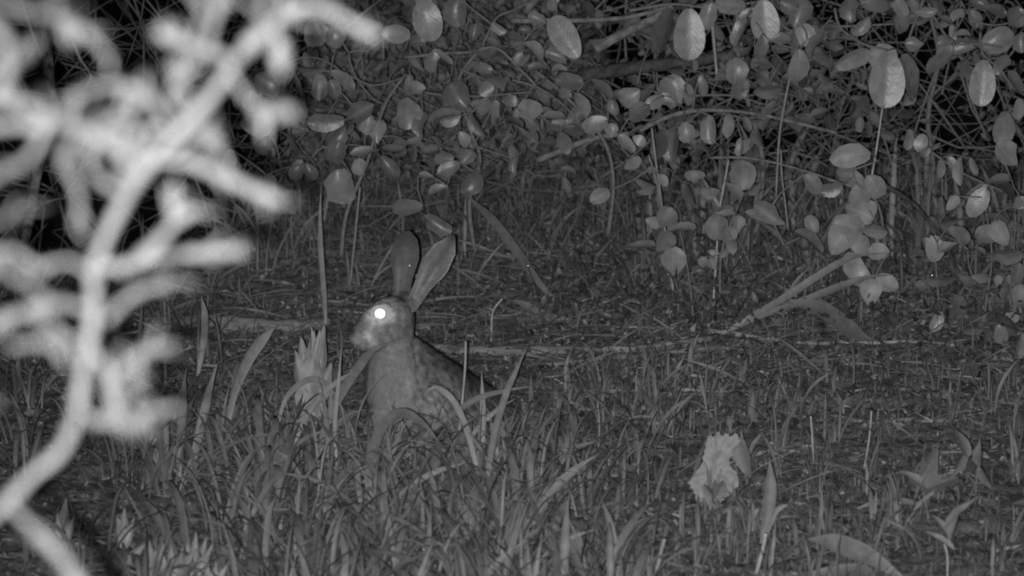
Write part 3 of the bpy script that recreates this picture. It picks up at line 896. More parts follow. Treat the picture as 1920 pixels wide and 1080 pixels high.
d = gd(600, 845)
single_blade('dark arching blade crossing the chest of the hare', [(598, 850), (612, 790), (640, 735), (670, 690), (700, 655), (738, 640)], 19, d - .05, d - .16, face=Vector((.2, 0, -.2)))
single_blade('thin dark blade arching over the pale leaf rosette', [(520, 800), (535, 750), (565, 718), (595, 712), (625, 735), (655, 790)], 12, gd(520, 850), gd(520, 850) - .05)
single_blade('narrow blade leaning across the foot of the pale rosette', [(545, 860), (565, 800), (600, 745), (640, 710), (665, 695)], 11, gd(545, 880), gd(545, 880) - .02)
single_blade('straight narrow blade standing between the rosette and the hare', [(632, 880), (628, 800), (634, 730), (640, 650)], 9, gd(632, 900), gd(632, 900))
d = gd(905, 990)
single_blade('tall straight blade leaning right in front of the hare', [(902, 985), (915, 890), (928, 810), (950, 735), (970, 690), (990, 645)], 13, d, d - .05)
d = gd(930, 1000)
single_blade('long low blade arching right across the hare flank', [(760, 860), (800, 815), (850, 775), (900, 745), (960, 730), (1010, 722)], 11, gd(760, 900), gd(760, 900) - .05)
d = gd(880, 960)
single_blade('arched blade looping over in front of the hare haunch', [(905, 930), (890, 860), (870, 790), (845, 745), (815, 725), (795, 745)], 12, d, d - .03)
single_blade('upright flat blade before the hare haunch', [(905, 860), (906, 800), (905, 750), (903, 695)], 11, gd(905, 905), gd(905, 905))
single_blade('bent blade folding over before the hare chest', [(700, 960), (690, 900), (700, 840), (725, 790), (760, 775), (800, 800), (830, 840)], 20, gd(700, 985), gd(700, 985) - .1, face=Vector((0, 0, .2)))
single_blade('tall dark curved blade standing left of the pale leaf rosette', [(372, 700), (382, 640), (384, 590), (378, 555)], 14, gd(372, 740), gd(372, 740) + .02)
single_blade('broad dark blade leaning right behind the pale leaf rosette', [(425, 800), (438, 730), (466, 668), (497, 630), (520, 610)], 24, gd(425, 830), gd(425, 830) + .05, face=Vector((1.3, 0, .5)), fold=.5)
single_blade('large ribbed leaf lying low at the edge of bare soil', [(1690, 1085), (1640, 1050), (1590, 1028), (1550, 1015), (1515, 1010)], 40, gd(1690, 1090), gd(1690, 1090) - .02, 'fallen_leaf', face=Vector((0, 0, .5)), base_w=.3, cat='leaf')
single_blade('flat leaf blade lying along the lower edge of the soil', [(1520, 1078), (1590, 1070), (1650, 1072)], 26, gd(1520, 1095), gd(1650, 1095), 'fallen_leaf', face=Vector((0, 0, .5)), cat='leaf')
single_blade('dark curved blade lying under the lobed leaf', [(1608, 954), (1640, 944), (1680, 940), (1720, 946), (1745, 940)], 18, gd(1610, 965), gd(1740, 965), 'fallen_leaf', face=Vector((.1, 0, 1.6)), base_w=.3, cat='leaf')
single_blade('broad upright blade with a pale sheath standing on the bare soil', [(1430, 1020), (1440, 960), (1445, 910), (1443, 858)], 24, gd(1430, 1040), gd(1430, 1040), face=Vector((0, 0, 0)), extra=[([(1430, 1020), (1455, 960), (1480, 945)], 10, gd(1430, 1040), gd(1430, 1040))])

# ------------------------------------------------------------------ pale rosette, bud plants, torn leaf, lobed leaf
root = thing('pale_rosette', 'upright rosette of overlapping pale pointed leaves left of the hare', 'plant', G(578, 830))
d = gd(578, 830)
for (x, y, ln, wd, an, dd) in [(602, 672, 130, 32, 278, .02), (588, 680, 120, 32, 268, .012), (572, 690, 125, 34, 262, .02), (596, 650, 70, 22, 285, -.01), (585, 640, 52, 11, 272, -.02), (594, 645, 56, 11, 283, -.022),
                              (580, 740, 110, 44, 270, -.012), (562, 700, 90, 26, 255, 0.0), (606, 720, 90, 32, 290, -.004), (590, 770, 90, 36, 300, -.02), (572, 780, 80, 22, 250, -.02), (584, 700, 80, 40, 274, -.02)]:
    place_leaf(root, PALE[RR.randrange(2)], x, y, ln, wd, an, d + dd, roll=RR.gauss(0, .2), pitch=RR.uniform(-.1, .15))
mb = MB(); mb.tube(resample([G(578, 832), P(580, 800, d), P(585, 740, d)], 4), .004, 7)
child('stem', mb, M['stem'], root)

for (bx, by, lst, lab) in [
        (126, 1040, [(123, 965, 64, 20, 270), (112, 985, 50, 14, 262), (134, 990, 50, 14, 280)], 'single oval bud-like shoot standing beside the blurred stem'),
        (235, 1050, [(232, 985, 70, 18, 272), (222, 998, 60, 18, 262), (243, 1000, 60, 16, 285), (205, 1060, 60, 18, 262), (252, 1040, 70, 18, 315)], 'slim pointed shoot with a lower side bud in the grass'),
        (288, 1110, [(284, 1050, 72, 22, 264), (297, 1050, 70, 20, 284), (290, 1062, 60, 20, 272)], 'two-pointed pale shoot between the slim shoot and the wide shoot'),
        (330, 1130, [(325, 1058, 80, 22, 262), (338, 1060, 78, 22, 280), (350, 1062, 80, 20, 295), (331, 1075, 60, 22, 270), (315, 1070, 60, 16, 250)], 'wide pale shoot of many pointed leaves in the grass'),
        (372, 1110, [(366, 1040, 86, 20, 272), (378, 1042, 80, 18, 284), (385, 1050, 70, 16, 294), (358, 1050, 70, 18, 262)], 'tall pale shoot with three upright points in the grass'),
        (400, 1150, [(392, 1085, 60, 18, 265), (405, 1080, 60, 20, 275), (415, 1085, 56, 18, 290)], 'small pale shoot of pointed leaves at the foot of the tall shoot')]:
    root = thing('bud_shoot', lab, 'shoot', G(bx, by), 'pale shoots in the low grass')
    d = gd(bx, by) - .01
    for k, (x, y, ln, wd, an) in enumerate(lst):
        place_leaf(root, PALE[k % 2], x, y, ln, wd, an, d - .004 * k, roll=RR.gauss(0, .25), pitch=RR.uniform(-.1, .15))
    mb = MB(); mb.tube([G(bx, by), P(bx, by - 40, d)], .003, 6)
    child('stem', mb, M['stem'], root)


def ragged(px, py, rx, ry, d, seed, tilt=(0, 0), jag=.13, lobes=0):
    """a crumpled broad leaf: toothed outline, pleats along the veins"""
    rs = random.Random(seed)
    mb = MB()
    n, rings = 46, 6
    vs, uvs, fs = [], [], []
    s = d / FPX
    for j in range(rings + 1):
        r = j / rings
        for i in range(n):
            a = 2 * math.pi * i / n
            out = 1 + jag * noise.noise(Vector((math.cos(a) * 2.3, math.sin(a) * 2.3, seed))) * 2 + (0.045 if i % 2 else -0.045) * r
            if lobes:
                out *= 1 + .16 * math.cos(lobes * a + seed)
            x, y = math.cos(a) * rx * r * out, math.sin(a) * ry * r * out
            z = .10 * rx * math.sin(9 * a + seed) * r + .35 * rx * noise.noise(Vector((x / rx * 1.6, y / ry * 1.6, seed))) + tilt[0] * x + tilt[1] * y + .18 * rx * r * r
            vs.append(P(px, py, d) + RIGHT * x * s - UP * y * s - FWD * z * s)
            uvs.append((r, .5 + .5 * math.sin(4.5 * a)))
    for j in range(rings):
        for i in range(n):
            k = (i + 1) % n
            fs.append((j * n + i, (j + 1) * n + i, (j + 1) * n + k, j * n + k))
    mb.add(vs, fs, uvs)
    return mb


d = gd(1340, 955)
root = thing('torn_leaf', 'large crumpled pale dead leaf standing upright on the soil', 'dead leaf', G(1340, 955))
OUT = [(1330, 815), (1338, 820), (1345, 808), (1353, 818), (1362, 812), (1370, 820), (1379, 811), (1386, 828), (1381, 848), (1367, 860), (1368, 872), (1380, 884), (1386, 903), (1377, 924), (1362, 932), (1350, 945),
       (1338, 938), (1326, 950), (1311, 962), (1306, 934), (1300, 918), (1291, 905), (1302, 890), (1316, 872), (1320, 852), (1322, 832)]
mb = MB()
vs, fs, uvs = [], [], []
no, nr = len(OUT) * 3, 9
sc_ = d / FPX
for j in range(nr + 1):
    r = j / nr
    for i in range(no):
        a0, a1 = OUT[i // 3], OUT[(i // 3 + 1) % len(OUT)]
        f = (i % 3) / 3
        x, y = a0[0] + (a1[0] - a0[0]) * f, a0[1] + (a1[1] - a0[1]) * f
        tooth = 1 + (.05 if i % 2 else -.02)
        cy = 880 + (y - 880) * .25 * (1 - r)
        x, y = 1344 + (x - 1344) * r * tooth, cy * (1 - r) + y * r * 1.0 + (tooth - 1) * (y - 880) * r
        an = math.atan2(y - 880, x - 1344)
        z = 9 * noise.noise(Vector((x / 22, y / 22, 3))) + 3.5 * math.sin(11 * an) * r + 5 * noise.noise(Vector((x / 9, y / 9, 8))) + (y - 880) * -.25
        vs.append(P(x, y, d) - FWD * z * sc_)
        uvs.append((r, .5 + .5 * math.sin(5.5 * an)))
for j in range(nr):
    for i in range(no):
        k2 = (i + 1) % no
        fs.append((j * no + i, (j + 1) * no + i, (j + 1) * no + k2, j * no + k2))
mb.add(vs, fs, uvs)
child('blade', mb, M['dry_leaf'], root)
mb = MB(); mb.tube(resample([P(1352, 880, d), P(1342, 920, d - .01), P(1338, 960, d)], 4), .0018, 6)
child('stalk', mb, M['straw'], root)
root = thing('curled_leaf', 'darker curled leaf leaning against the crumpled pale leaf', 'dead leaf', G(1400, 915))
place_leaf(root, WEED[0], 1392, 862, 76, 32, 70, d + .02, roll=.3, pitch=.1)
place_leaf(root, WEED[1], 1384, 832, 40, 24, 250, d + .03, roll=.6, pitch=.1)
root = thing('seedling', 'small three-leaved seedling growing before the crumpled pale leaf', 'seedling', G(1345, 985))
dd_ = gd(1345, 985)
for a in [(1340, 930, 34, 14, 265), (1350, 920, 40, 18, 300), (1330, 925, 36, 16, 230), (1362, 950, 44, 18, 330), (1345, 945, 30, 14, 60), (1372, 930, 30, 14, 300)]:
    place_leaf(root, RR.choice(WEED), *a, dd_ - .01)
mb = MB(); mb.tube(resample([G(1345, 985), P(1343, 950, dd_), P(1338, 905, dd_)], 4), .0014, 6)
child('stem', mb, M['stem'], root)

d = gd(1740, 975)
root = thing('lobed_leaf_plant', 'three-lobed leaf with insect holes standing at the edge of bare soil', 'plant', G(1742, 975))
place_leaf(root, HOLED, 1740, 878, 84, 40, 300, d, roll=.15, pitch=0)
place_leaf(root, HOLED, 1762, 906, 74, 30, 340, d - .005, roll=-.3, pitch=.1)
place_leaf(root, WEED[1], 1715, 898, 66, 18, 215, d - .008, roll=.5, pitch=.1)
mb = MB(); mb.tube(resample([G(1742, 975), P(1735, 945, d), P(1730, 918, d)], 4), .002, 6)
child('stem', mb, M['stem'], root)
for (bx, by, lst, lab) in [
        (1776, 1090, [(1765, 985, 60, 14, 235), (1790, 980, 70, 13, 285), (1760, 1010, 70, 12, 215), (1800, 960, 90, 12, 310)], 'star-shaped leafy shoot on a pale stem at the lower soil edge'),
        (1410, 985, [(1395, 950, 40, 18, 240), (1402, 975, 50, 16, 200), (1420, 965, 40, 20, 300), (1375, 960, 40, 16, 190), (1392, 1000, 44, 18, 130)], 'low leafy weed right of the crumpled pale leaf'),
        (1830, 960, [(1835, 850, 50, 16, 265), (1805, 830, 60, 20, 250), (1800, 870, 60, 18, 110), (1850, 900, 60, 14, 60)], 'dark leafy shoot behind the lobed leaf')]:
    root = thing('leafy_shoot', lab, 'shoot', G(bx, by))
    d = gd(bx, by)
    for k, a in enumerate(lst):
        place_leaf(root, WEED[1], *a, d - .01 * k)
    mb = MB(); mb.tube(resample([G(bx, by), P(bx, by - 50, d), P(lst[0][0], lst[0][1] + 20, d)], 4), .002, 6)
    child('stem', mb, M['straw' if bx == 1776 else 'stem'], root)

# ------------------------------------------------------------------ grass
NUM = {2: 'two', 3: 'three', 4: 'four', 5: 'five', 6: 'six', 7: 'seven', 8: 'eight', 9: 'nine', 10: 'ten'}


def clump(px, py, n, hl, wl, what, where, group, name='grass_clump', spread=.035, seed=0, kinds=None, lean=(-.05, .25)):
    rs = random.Random(seed)
    c = G(px, py)
    root = thing(name, '', 'grass', c, group)
    tot, ben = 0, 0
    for k in range(n):
        a = rs.uniform(0, 2 * math.pi)
        b = c + Vector((math.cos(a), math.sin(a), 0)) * spread * rs.random()
        b.z = gz(b.x, b.y) - .004
        ki = rs.choice(kinds) if kinds else rs.randrange(len(BLADE))
        ln = rs.uniform(*hl)
        tot += ln / n
        ben += (BL_P[ki][1] > 1.4) / n
        hd = a + rs.gauss(0, .5)
        if BL_P[ki][1] > 2.2 and rs.random() < .4:
            hd = -math.pi / 2 + rs.gauss(0, .75)       # heavy blades flop down the slope, towards the open
        add_blade(root, BLADE[ki], b, ln, rs.uniform(*wl), hd, rs.uniform(*lean))
    mid = (hl[0] + hl[1]) / 2
    size = 'long' if tot > mid * 1.06 else 'short' if tot < mid * .94 else 'medium'
    shape = 'drooping' if ben > .6 else 'upright' if ben < .3 else 'loose'
    root['label'] = f'{shape} {what} of {NUM[n]} {size} blades {where}'
    return root


def where_front(x, y):
    if x < 330:
        return 'by the blurred pale stem'
    if y > 960 and x < 520:
        return 'among the pale pointed shoots'
    if x < 680 and y < 960:
        return 'around the pale leaf rosette'
    if 640 < x < 990:
        return 'in front of the hare'
    if x >= 990 and y < 960:
        return 'between the hare and the crumpled leaf'
    if x >= 990:
        return 'in the thick grass before the crumpled leaf'
    return 'in the thick grass before the rosette'


def where_soil(x, y):
    if y < 800:
        return 'on soil before the pale stick'
    if x < 1320:
        return 'left of the crumpled pale leaf'
    if x < 1500:
        return 'right of the crumpled pale leaf'
    if x < 1660:
        return 'on soil behind the ribbed leaf'
    return 'around the three-lobed leaf'


k = 0
rs = random.Random(5)
ARCH = [0, 1, 1, 2, 2, 3, 3, 4, 4, 5, 5, 6, 6, 8, 8, 9, 9]
for row, py in enumerate(range(770, 1290, 42)):
    for px in range(180, 1210, 68):
        x, y = px + rs.uniform(-45, 45), py + rs.uniform(-24, 24)
        k += 1
        dens = 1.0 - smooth(1050, 1200, x) * .6 - smooth(330, 180, x) * .5 - (smooth(840, 760, y) * .3)
        if rs.random() > dens:
            continue
        if 640 < x < 985 and y < 890:       # the hare sits here
            continue
        if x < 470 and y > 880 and rs.random() < .72:      # open patch round the pale shoots
            continue
        top = 745 if 650 < x < 980 else 700
        hm_ = min(.21, max(.06, (y - top) * .00088 / .85))
        clump(x, y, rs.randint(5, 9), (hm_ * .5, hm_), rs.choice([(.003, .007), (.004, .010), (.008, .015)]), 'grass clump', where_front(x, y), 'tall grass clumps around the hare', seed=k, kinds=ARCH, lean=(-.1, .4))
for i in range(120):
    x, y = rs.uniform(1080, 1930), rs.uniform(720, 1160)
    k += 1
    clump(x, y, rs.randint(2, 5), (.04, .12), (.0028, .008), 'sprout', where_soil(x, y), 'grass sprouts on the bare soil', 'grass_sprout', .012, k, kinds=[0, 1, 1, 2, 5, 3, 7, 6, 8], lean=(-.3, .6))
for i in range(26):
    x, y = rs.uniform(1000, 1560), rs.uniform(700, 790)
    k += 1
    clump(x, y, rs.randint(2, 4), (.05, .10), (.004, .009), 'low shoot', 'along the rough fallen branch', 'short shoots before the rough branch', 'grass_sprout', .012, k, kinds=[1, 2, 5, 3, 8, 6], lean=(-.3, .5))
for i in range(44):
    x, y = rs.uniform(1180, 1930), rs.uniform(400, 540)
    k += 1
    clump(x, y, rs.randint(3, 6), (.10, .27), (.005, .013), 'grass tuft', 'under the overhanging shrub' if x < 1540 else 'behind the round pale leaves' if x < 1700 else 'under the drooping sprig', 'tall tufts beneath the shrubs', 'grass_tuft', .035, k, kinds=[0, 1, 1, 5, 7, 2, 8, 6], lean=(-.2, .5))
for i in range(13):
    x, y = rs.uniform(420, 900), rs.uniform(430, 545)
    k += 1
    clump(x, y, rs.randint(2, 5), (.07, .18), (.003, .007), 'thin tuft', 'under the low round-leaved shrub' if x < 740 else 'behind the ears of the hare', 'thin tufts beneath the shrubs', 'grass_tuft', .03, k, kinds=[0, 1, 5, 7, 2], lean=(-.3, .6))
for i in range(16):
    x, y = rs.uniform(-10, 330), rs.uniform(760, 960)
    k += 1
    clump(x, y, rs.randint(4, 7), (.08, .17), (.005, .011), 'dim clump', 'behind the blurred pale stem', 'dim grass behind the near stem', 'grass_clump', .03, k, kinds=ARCH)

for (x, y, h) in ((700, 905, .13), (752, 900, .12), (800, 905, .15), (842, 900, .15), (885, 900, .14), (930, 890, .13), (965, 880, .14), (670, 880, .12), (905, 925, .17), (780, 930, .15), (725, 925, .14), (862, 930, .16), (945, 915, .16), (690, 930, .14), (820, 885, .12)):
    k += 1
    clump(x, y, rs.randint(6, 9), (h * .7, h * 1.3), (.0028, .007), 'fine tuft', 'right against the hare', 'fine tufts against the hare', 'grass_tuft', .035, k, kinds=[0, 1, 2, 2, 5, 8, 6, 3], lean=(-.2, .6))

# fine grass nobody could count
gs = MB()


def stuff_blade(base, length, width, heading, lean, tone, kind):
    raw = BLRAW[kind]
    R = (Matrix.Rotation(heading, 4, 'Z') @ Matrix.Rotation(lean, 4, 'Y') @ Matrix.Diagonal((length, width * 12, length, 1)))
    gs.add([R @ Vector(raw.v[i]) + base for i in range(27)], raw.f, raw.uv, tone)


def scatter_grass(n, x0, x1, y0, y1, hl, wl, kinds, keep=None, lean=(-.1, .4)):
    for _ in range(n):
        px, py = rs.uniform(x0, x1), rs.uniform(y0, y1)
        if keep and rs.random() > keep(px, py):
            continue
        b = G(px, py)
        b.z -= .003
        stuff_blade(b, rs.uniform(*hl), rs.uniform(*wl), rs.uniform(0, 6.283), rs.uniform(*lean), rs.random(), rs.choice(kinds))


def front(px, py):
    v = .95 * smooth(120, 330, px) * (1 - smooth(1050, 1200, px)) + .10
    v *= .4 + .6 * smooth(720, 850, py)
    if px < 480 and py > 880:
        v *= .3
    if 660 < px < 975 and py < 872:
        v = 0 if py < 850 else .3
    return v * (.55 + .9 * max(0, .5 + noise.noise(Vector((px / 80, py / 60, 5)))))


scatter_grass(3600, -40, 1300, 720, 1240, (.03, .10), (.003, .010), ARCH, front, (-.2, .8))
scatter_grass(5200, 150, 1250, 740, 1190, (.03, .11), (.0013, .0045), ARCH, front, (.2, 1.45))
scatter_grass(3800, 1080, 1960, 680, 1170, (.012, .060), (.001, .0045), [0, 1, 2, 3, 5, 7, 8, 6, 4], lambda x, y: .3 + 1.1 * max(0, .45 + noise.noise(Vector((x / 70, y / 45, 3)))), (-.7, 1.2))
scatter_grass(2300, -40, 1960, 460, 700, (.012, .065), (.001, .0034), [0, 1, 2, 5, 7, 8], None, (-.3, .9))
scatter_grass(1300, 1000, 1960, 360, 640, (.03, .16), (.0016, .007), [0, 1, 5, 7, 3, 2, 8], lambda x, y: .25 + .75 * smooth(1150, 1350, x) * (1 - smooth(540, 640, y)), (-.3, .9))
scatter_grass(1100, 400, 1200, 340, 500, (.03, .15), (.0013, .005), [0, 1, 5, 7, 3, 2, 8], None, (-.4, 1.0))
scatter_grass(260, -40, 420, 430, 760, (.05, .16), (.002, .006), [0, 1, 5, 7, 2, 8], None, (-.2, .7))
for _ in range(900):
    px, py = rs.uniform(250, 1940), rs.uniform(440, 740) if rs.random() < .7 else rs.uniform(700, 1100)
    if 640 < px < 985 and 640 < py < 890:
        continue
    b = G(px, py)
    b.z += rs.uniform(.002, .02)
    stuff_blade(b, rs.uniform(.03, .14), rs.uniform(.0012, .0028), rs.choice((0, math.pi)) + rs.gauss(0, .7), rs.uniform(.9, 1.6), rs.uniform(.4, 1.6), rs.choice([7, 0, 1]))
# bleached straws lying in the grass
for _ in range(420):
    px, py = rs.uniform(150, 1500), rs.uniform(700, 1150)
    if rs.random() > front(px, py) + .1:
        continue
    b = G(px, py)
    b.z += rs.uniform(0, .03)
    stuff_blade(b, rs.uniform(.03, .11), rs.uniform(.0015, .0034), rs.uniform(0, 6.283), rs.uniform(.5, 1.5), rs.uniform(1.0, 2.2), rs.choice([7, 0]))
o = link('fine_grass', gs.mesh('fine_grass', M['grass']))
tag(o, 'fine grass and stubble growing over the soil', 'grass', kind='stuff')

# tangle of thin dead stems far back under the shrubs
ts = MB()
for i in range(900):
    px, py = RR.uniform(-60, 1980), RR.uniform(-60, 380)
    d = RR.uniform(9.45, 10.2)
    if 1620 < px < 1840 and 40 < py < 190 and RR.random() < .8:
        continue
    a = P(px, py, d)
    dirv = Vector((RR.gauss(0, .8), RR.gauss(0, .3), RR.gauss(.2, .7))).normalized()
    ln = RR.uniform(.08, .4)
    bnd = Vector((RR.gauss(0, .1), RR.gauss(0, .1), RR.gauss(0, .1))) * ln
    ts.tube(resample([a, a + dirv * ln * .5 + bnd, a + dirv * ln], 2), RR.choice([.0007, .001, .0014, .0025]), 4)
o = link('stem_tangle', ts.mesh('stem_tangle', M['stem']))
tag(o, 'tangle of thin dead stems in the dark behind the shrubs', 'undergrowth', kind='stuff')

# ------------------------------------------------------------------ the hare
DH = 8.0
hb = MB()


def ball(px, py, dd, r):
    c = P(px, py, DH + dd)
    R = r * (DH + dd) / FPX
    vs, fs = [], []
    nu, nv_ = 14, 9
    for j in range(nv_ + 1):
        th = math.pi * j / nv_
        for i in range(nu):
            ph = 2 * math.pi * i / nu
            vs.append(c + Vector((math.sin(th) * math.cos(ph), math.sin(th) * math.sin(ph), math.cos(th))) * R)
    for j in range(nv_):
        for i in range(nu):
            i2 = (i + 1) % nu
            fs.append((j * nu + i, (j + 1) * nu + i, (j + 1) * nu + i2, j * nu + i2))
    hb.add(vs, fs)


def chain(pts):
    for a, b_ in zip(pts, pts[1:]):
        ln = math.hypot(math.hypot(a[0] - b_[0], a[1] - b_[1]), (a[2] - b_[2]) * FPX / DH)
        n = max(2, int(ln / (min(a[3], b_[3]) * .28)))
        for i in range(n + 1):
            t = i / n
            ball(*[a[q] + (b_[q] - a[q]) * t for q in range(4)])


chain([(673, 632, -.030, 20), (686, 624, -.028, 27), (704, 611, -.018, 35), (734, 597, .004, 43)])       # muzzle to skull
chain([(677, 645, -.030, 14), (700, 636, -.018, 25), (735, 615, 0, 36)])                                  # jaw
chain([(705, 622, -.024, 21), (735, 616, -.012, 27)])                                                    # cheek
chain([(706, 586, -.026, 13), (722, 582, -.026, 15)])                                                     # brow
chain([(742, 598, .008, 36), (740, 645, .012, 36), (736, 692, .010, 50), (738, 735, .008, 55), (754, 800, .015, 50)])  # neck and chest
chain([(752, 705, .03, 55), (815, 750, .07, 80), (885, 800, .15, 84)])
chain([(752, 645, .022, 27), (790, 690, .035, 44), (825, 735, .055, 62)])                                   # trunk
chain([(872, 805, .08, 62), (905, 830, .10, 56)])                                                        # haunch
chain([(808, 755, .015, 46), (790, 810, -.01, 28), (775, 855, -.02, 17), (750, 872, -.035, 13)])          # near foreleg
chain([(722, 780, -.01, 34), (715, 830, -.02, 20), (706, 868, -.03, 14), (688, 874, -.04, 11)])           # far foreleg
chain([(900, 850, .04, 26), (860, 872, .01, 16), (810, 876, -.01, 13)])                                  # hind foot
chain([(765, 575, .012, 15), (758, 562, .015, 15), (746, 560, .02, 14)])                                 # ear roots


def ear(base, tip, hw, d0, d1, cup, bend, thick=4.2, lean=0.0):
    n, q = 16, 10
    a, b_ = Vector((*base, 0)), Vector((*tip, 0))
    ax = (b_ - a)
    L_ = ax.length
    ax.normalize()
    sd = Vector((-ax.y, ax.x, 0))           # right hand side when the axis points up the picture
    front, back = [], []
    for i in range(n + 1):
        t = i / n
        w_ = hw(t)
        dep = d0 + (d1 - d0) * t
        ctr = a + ax * (L_ * t) + sd * (bend * math.sin(math.pi * t))
        for k in range(q + 1):
            u = k / q * 2 - 1
            ang = u * cup(t)
            R = w_ / max(.2, math.sin(cup(t)))
            off = R * math.sin(ang)
            z = R * (1 - math.cos(ang))           # rims come towards the viewer
            p = ctr + sd * off
            dz = dep + (-z + u * lean * w_) * DH / FPX
            front.append(P(p.x, p.y, DH + dz))
            back.append(P(p.x, p.y, DH + dz + thick * DH / FPX * (1.5 - .6 * t)))
    nq = q + 1
    vs = front + back
    o_ = len(front)
    fs = []
    for i in range(n):
        for k in range(q):
            c = i * nq + k
            fs.append((c, c + 1, c + nq + 1, c + nq))
            fs.append((o_ + c, o_ + c + nq, o_ + c + nq + 1, o_ + c + 1))
    for i in range(n):
        for k, s_ in ((0, 1), (q, -1)):
            c = i * nq + k
            f_ = (c, c + nq, o_ + c + nq, o_ + c)
            fs.append(f_ if s_ > 0 else f_[::-1])
    for i, s_ in ((0, 1), (n, -1)):
        for k in range(q):
            c = i * nq + k
            f_ = (c, o_ + c, o_ + c + 1, c + 1)
            fs.append(f_ if s_ > 0 else f_[::-1])
    hb.add(vs, fs)


def prof(pts):
    def f(t):
        for (a, va), (b_, vb) in zip(pts, pts[1:]):
            if t <= b_:
                return va + (vb - va) * smooth(a, b_, t)
        return pts[-1][1]
    return f


EAR1 = [(0, 12), (.25, 16), (.60, 27), (.8, 23), (.93, 11), (1, 3)]
EAR2 = [(0, 13), (.3, 18), (.70, 28), (.88, 23), (.96, 14), (1, 6)]
ear((768, 580), (852, 441), prof(EAR1), -.004, .020, prof([(0, 1.45), (.5, 1.25), (1, .7)]), -2, lean=.3)
ear((750, 575), (764, 432), prof(EAR2), .012, .040, prof([(0, 1.2), (.5, .8), (1, .5)]), 0, lean=.2)

tmp = link('hare_source', hb.mesh('hare_source', M['hare']))
md = tmp.modifiers.new('remesh', 'REMESH')
md.mode = 'VOXEL'
md.voxel_size = 0.0019
md.use_smooth_shade = True
sm_ = tmp.modifiers.new('smooth', 'SMOOTH')
sm_.factor = .5
sm_.iterations = 10
dg = bpy.context.evaluated_depsgraph_get()
hm = bpy.data.meshes.new_from_object(tmp.evaluated_get(dg))
bpy.data.objects.remove(tmp)
hm.name = 'body'
nv = len(hm.vertices)
co = np.empty(nv * 3, dtype=np.float32)
hm.vertices.foreach_get('co', co)
co = co.reshape(-1, 3)
rel = co - np.array(CAM)
dd = rel @ np.array(FWD)
PX = 960 + rel[:, 0] / dd * FPX
PY = 540 - (rel @ np.array(UP)) / dd * FPX
DD = dd - DH


def blob(cx, cy, sx, sy, rot=0):
    c, s = math.cos(rot), math.sin(rot)
    x, y = PX - cx, PY - cy
    u, v = x * c + y * s, -x * s + y * c
    return np.exp(-((u / sx) ** 2 + (v / sy) ** 2))


tone = np.full(nv, .15)


def paint(wt, val):
    global tone
    tone = tone * (1 - wt) + val * wt


body = 1 / (1 + np.exp(-(PX - 783 + (PY - 690) * .05) / 7)) * (PY > 640)
paint(body, .105)
paint(np.clip(blob(850, 690, 80, 26, .45) * 1.1, 0, 1) * body, .065)
paint(np.clip(blob(738, 725, 55, 80) * 1.7, 0, 1) * (1 - body), .18)         # pale breast
paint(np.clip(blob(770, 720, 14, 30) * 1.2, 0, 1), .26)
paint(np.clip(blob(815, 735, 26, 22) * .7, 0, 1), .20)                          # shoulder
paint(np.clip(blob(822, 770, 26, 20) * .8, 0, 1), .24)
paint(np.clip(blob(690, 585, 60, 13, -.72) * 1.0, 0, 1) * (PY < 612), .085)      # dark bridge of the nose
paint(np.clip(blob(738, 555, 30, 17) * 1.5, 0, 1), .055)                         # crown
paint(np.clip(blob(728, 600, 44, 24, .5) * .7, 0, 1), .20)
paint(np.clip(blob(676, 636, 18, 16) * .9, 0, 1), .20)
paint(np.clip(blob(694, 634, 13, 8, .9) * 1.4, 0, 1), .42)                       # pale patch behind the mouth
paint(np.clip(blob(712, 588, 24, 20) * 2.0, 0, 1), .50)                          # pale eye ring, spread wide to paint the eye's glow on the fur
paint(np.clip(blob(735, 566, 12, 6, -.9) * 1.0, 0, 1), .25)
paint(np.clip(blob(660, 622, 9, 8) * 1.0, 0, 1), .09)                            # nose
paint(np.clip(blob(724, 612, 16, 8, -.3) * .8, 0, 1), .12)
paint(np.clip(blob(748, 600, 8, 22) * .8, 0, 1), .12)
paint(np.clip(blob(684, 612, 14, 6, -.7) * .8, 0, 1), .13)
paint(np.clip(blob(672, 652, 16, 4, .3) * .9, 0, 1), .09)
paint(np.clip(blob(770, 610, 12, 26) * .6, 0, 1), .12)
nearear = (PX + .0 > 770 + (545 - PY) * .27) & (PY < 560)
farear = (~nearear) & (PY < 552)


def ear_uv(base, tip, hwf):
    ax = np.array([tip[0] - base[0], tip[1] - base[1]], dtype=float)
    L_ = np.hypot(*ax)
    ax /= L_
    x, y = PX - base[0], PY - base[1]
    t = np.clip((x * ax[0] + y * ax[1]) / L_, 0, 1)
    off = -x * ax[1] + y * ax[0]
    hw = np.interp(t, [q[0] for q in hwf], [q[1] for q in hwf])
    return t, off / hw


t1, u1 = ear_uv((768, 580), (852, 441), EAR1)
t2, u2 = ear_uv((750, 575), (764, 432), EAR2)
n1 = .15 - .055 * np.exp(-((u1 - .05) / .38) ** 2) * (t1 > .3) + .10 * np.exp(-((np.abs(u1) - .92) / .13) ** 2) * (t1 < .95)  # rims lightened and hollow darkened to paint in the cup's shading
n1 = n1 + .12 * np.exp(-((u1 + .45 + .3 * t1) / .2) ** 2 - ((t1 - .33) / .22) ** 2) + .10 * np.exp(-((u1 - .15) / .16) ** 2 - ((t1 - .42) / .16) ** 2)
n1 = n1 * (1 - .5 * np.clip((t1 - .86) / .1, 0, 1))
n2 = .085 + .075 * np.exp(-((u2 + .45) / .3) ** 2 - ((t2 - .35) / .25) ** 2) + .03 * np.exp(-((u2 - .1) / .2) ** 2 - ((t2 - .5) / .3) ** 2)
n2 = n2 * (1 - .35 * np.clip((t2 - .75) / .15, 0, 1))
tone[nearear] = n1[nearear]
tone[farear] = n2[farear]
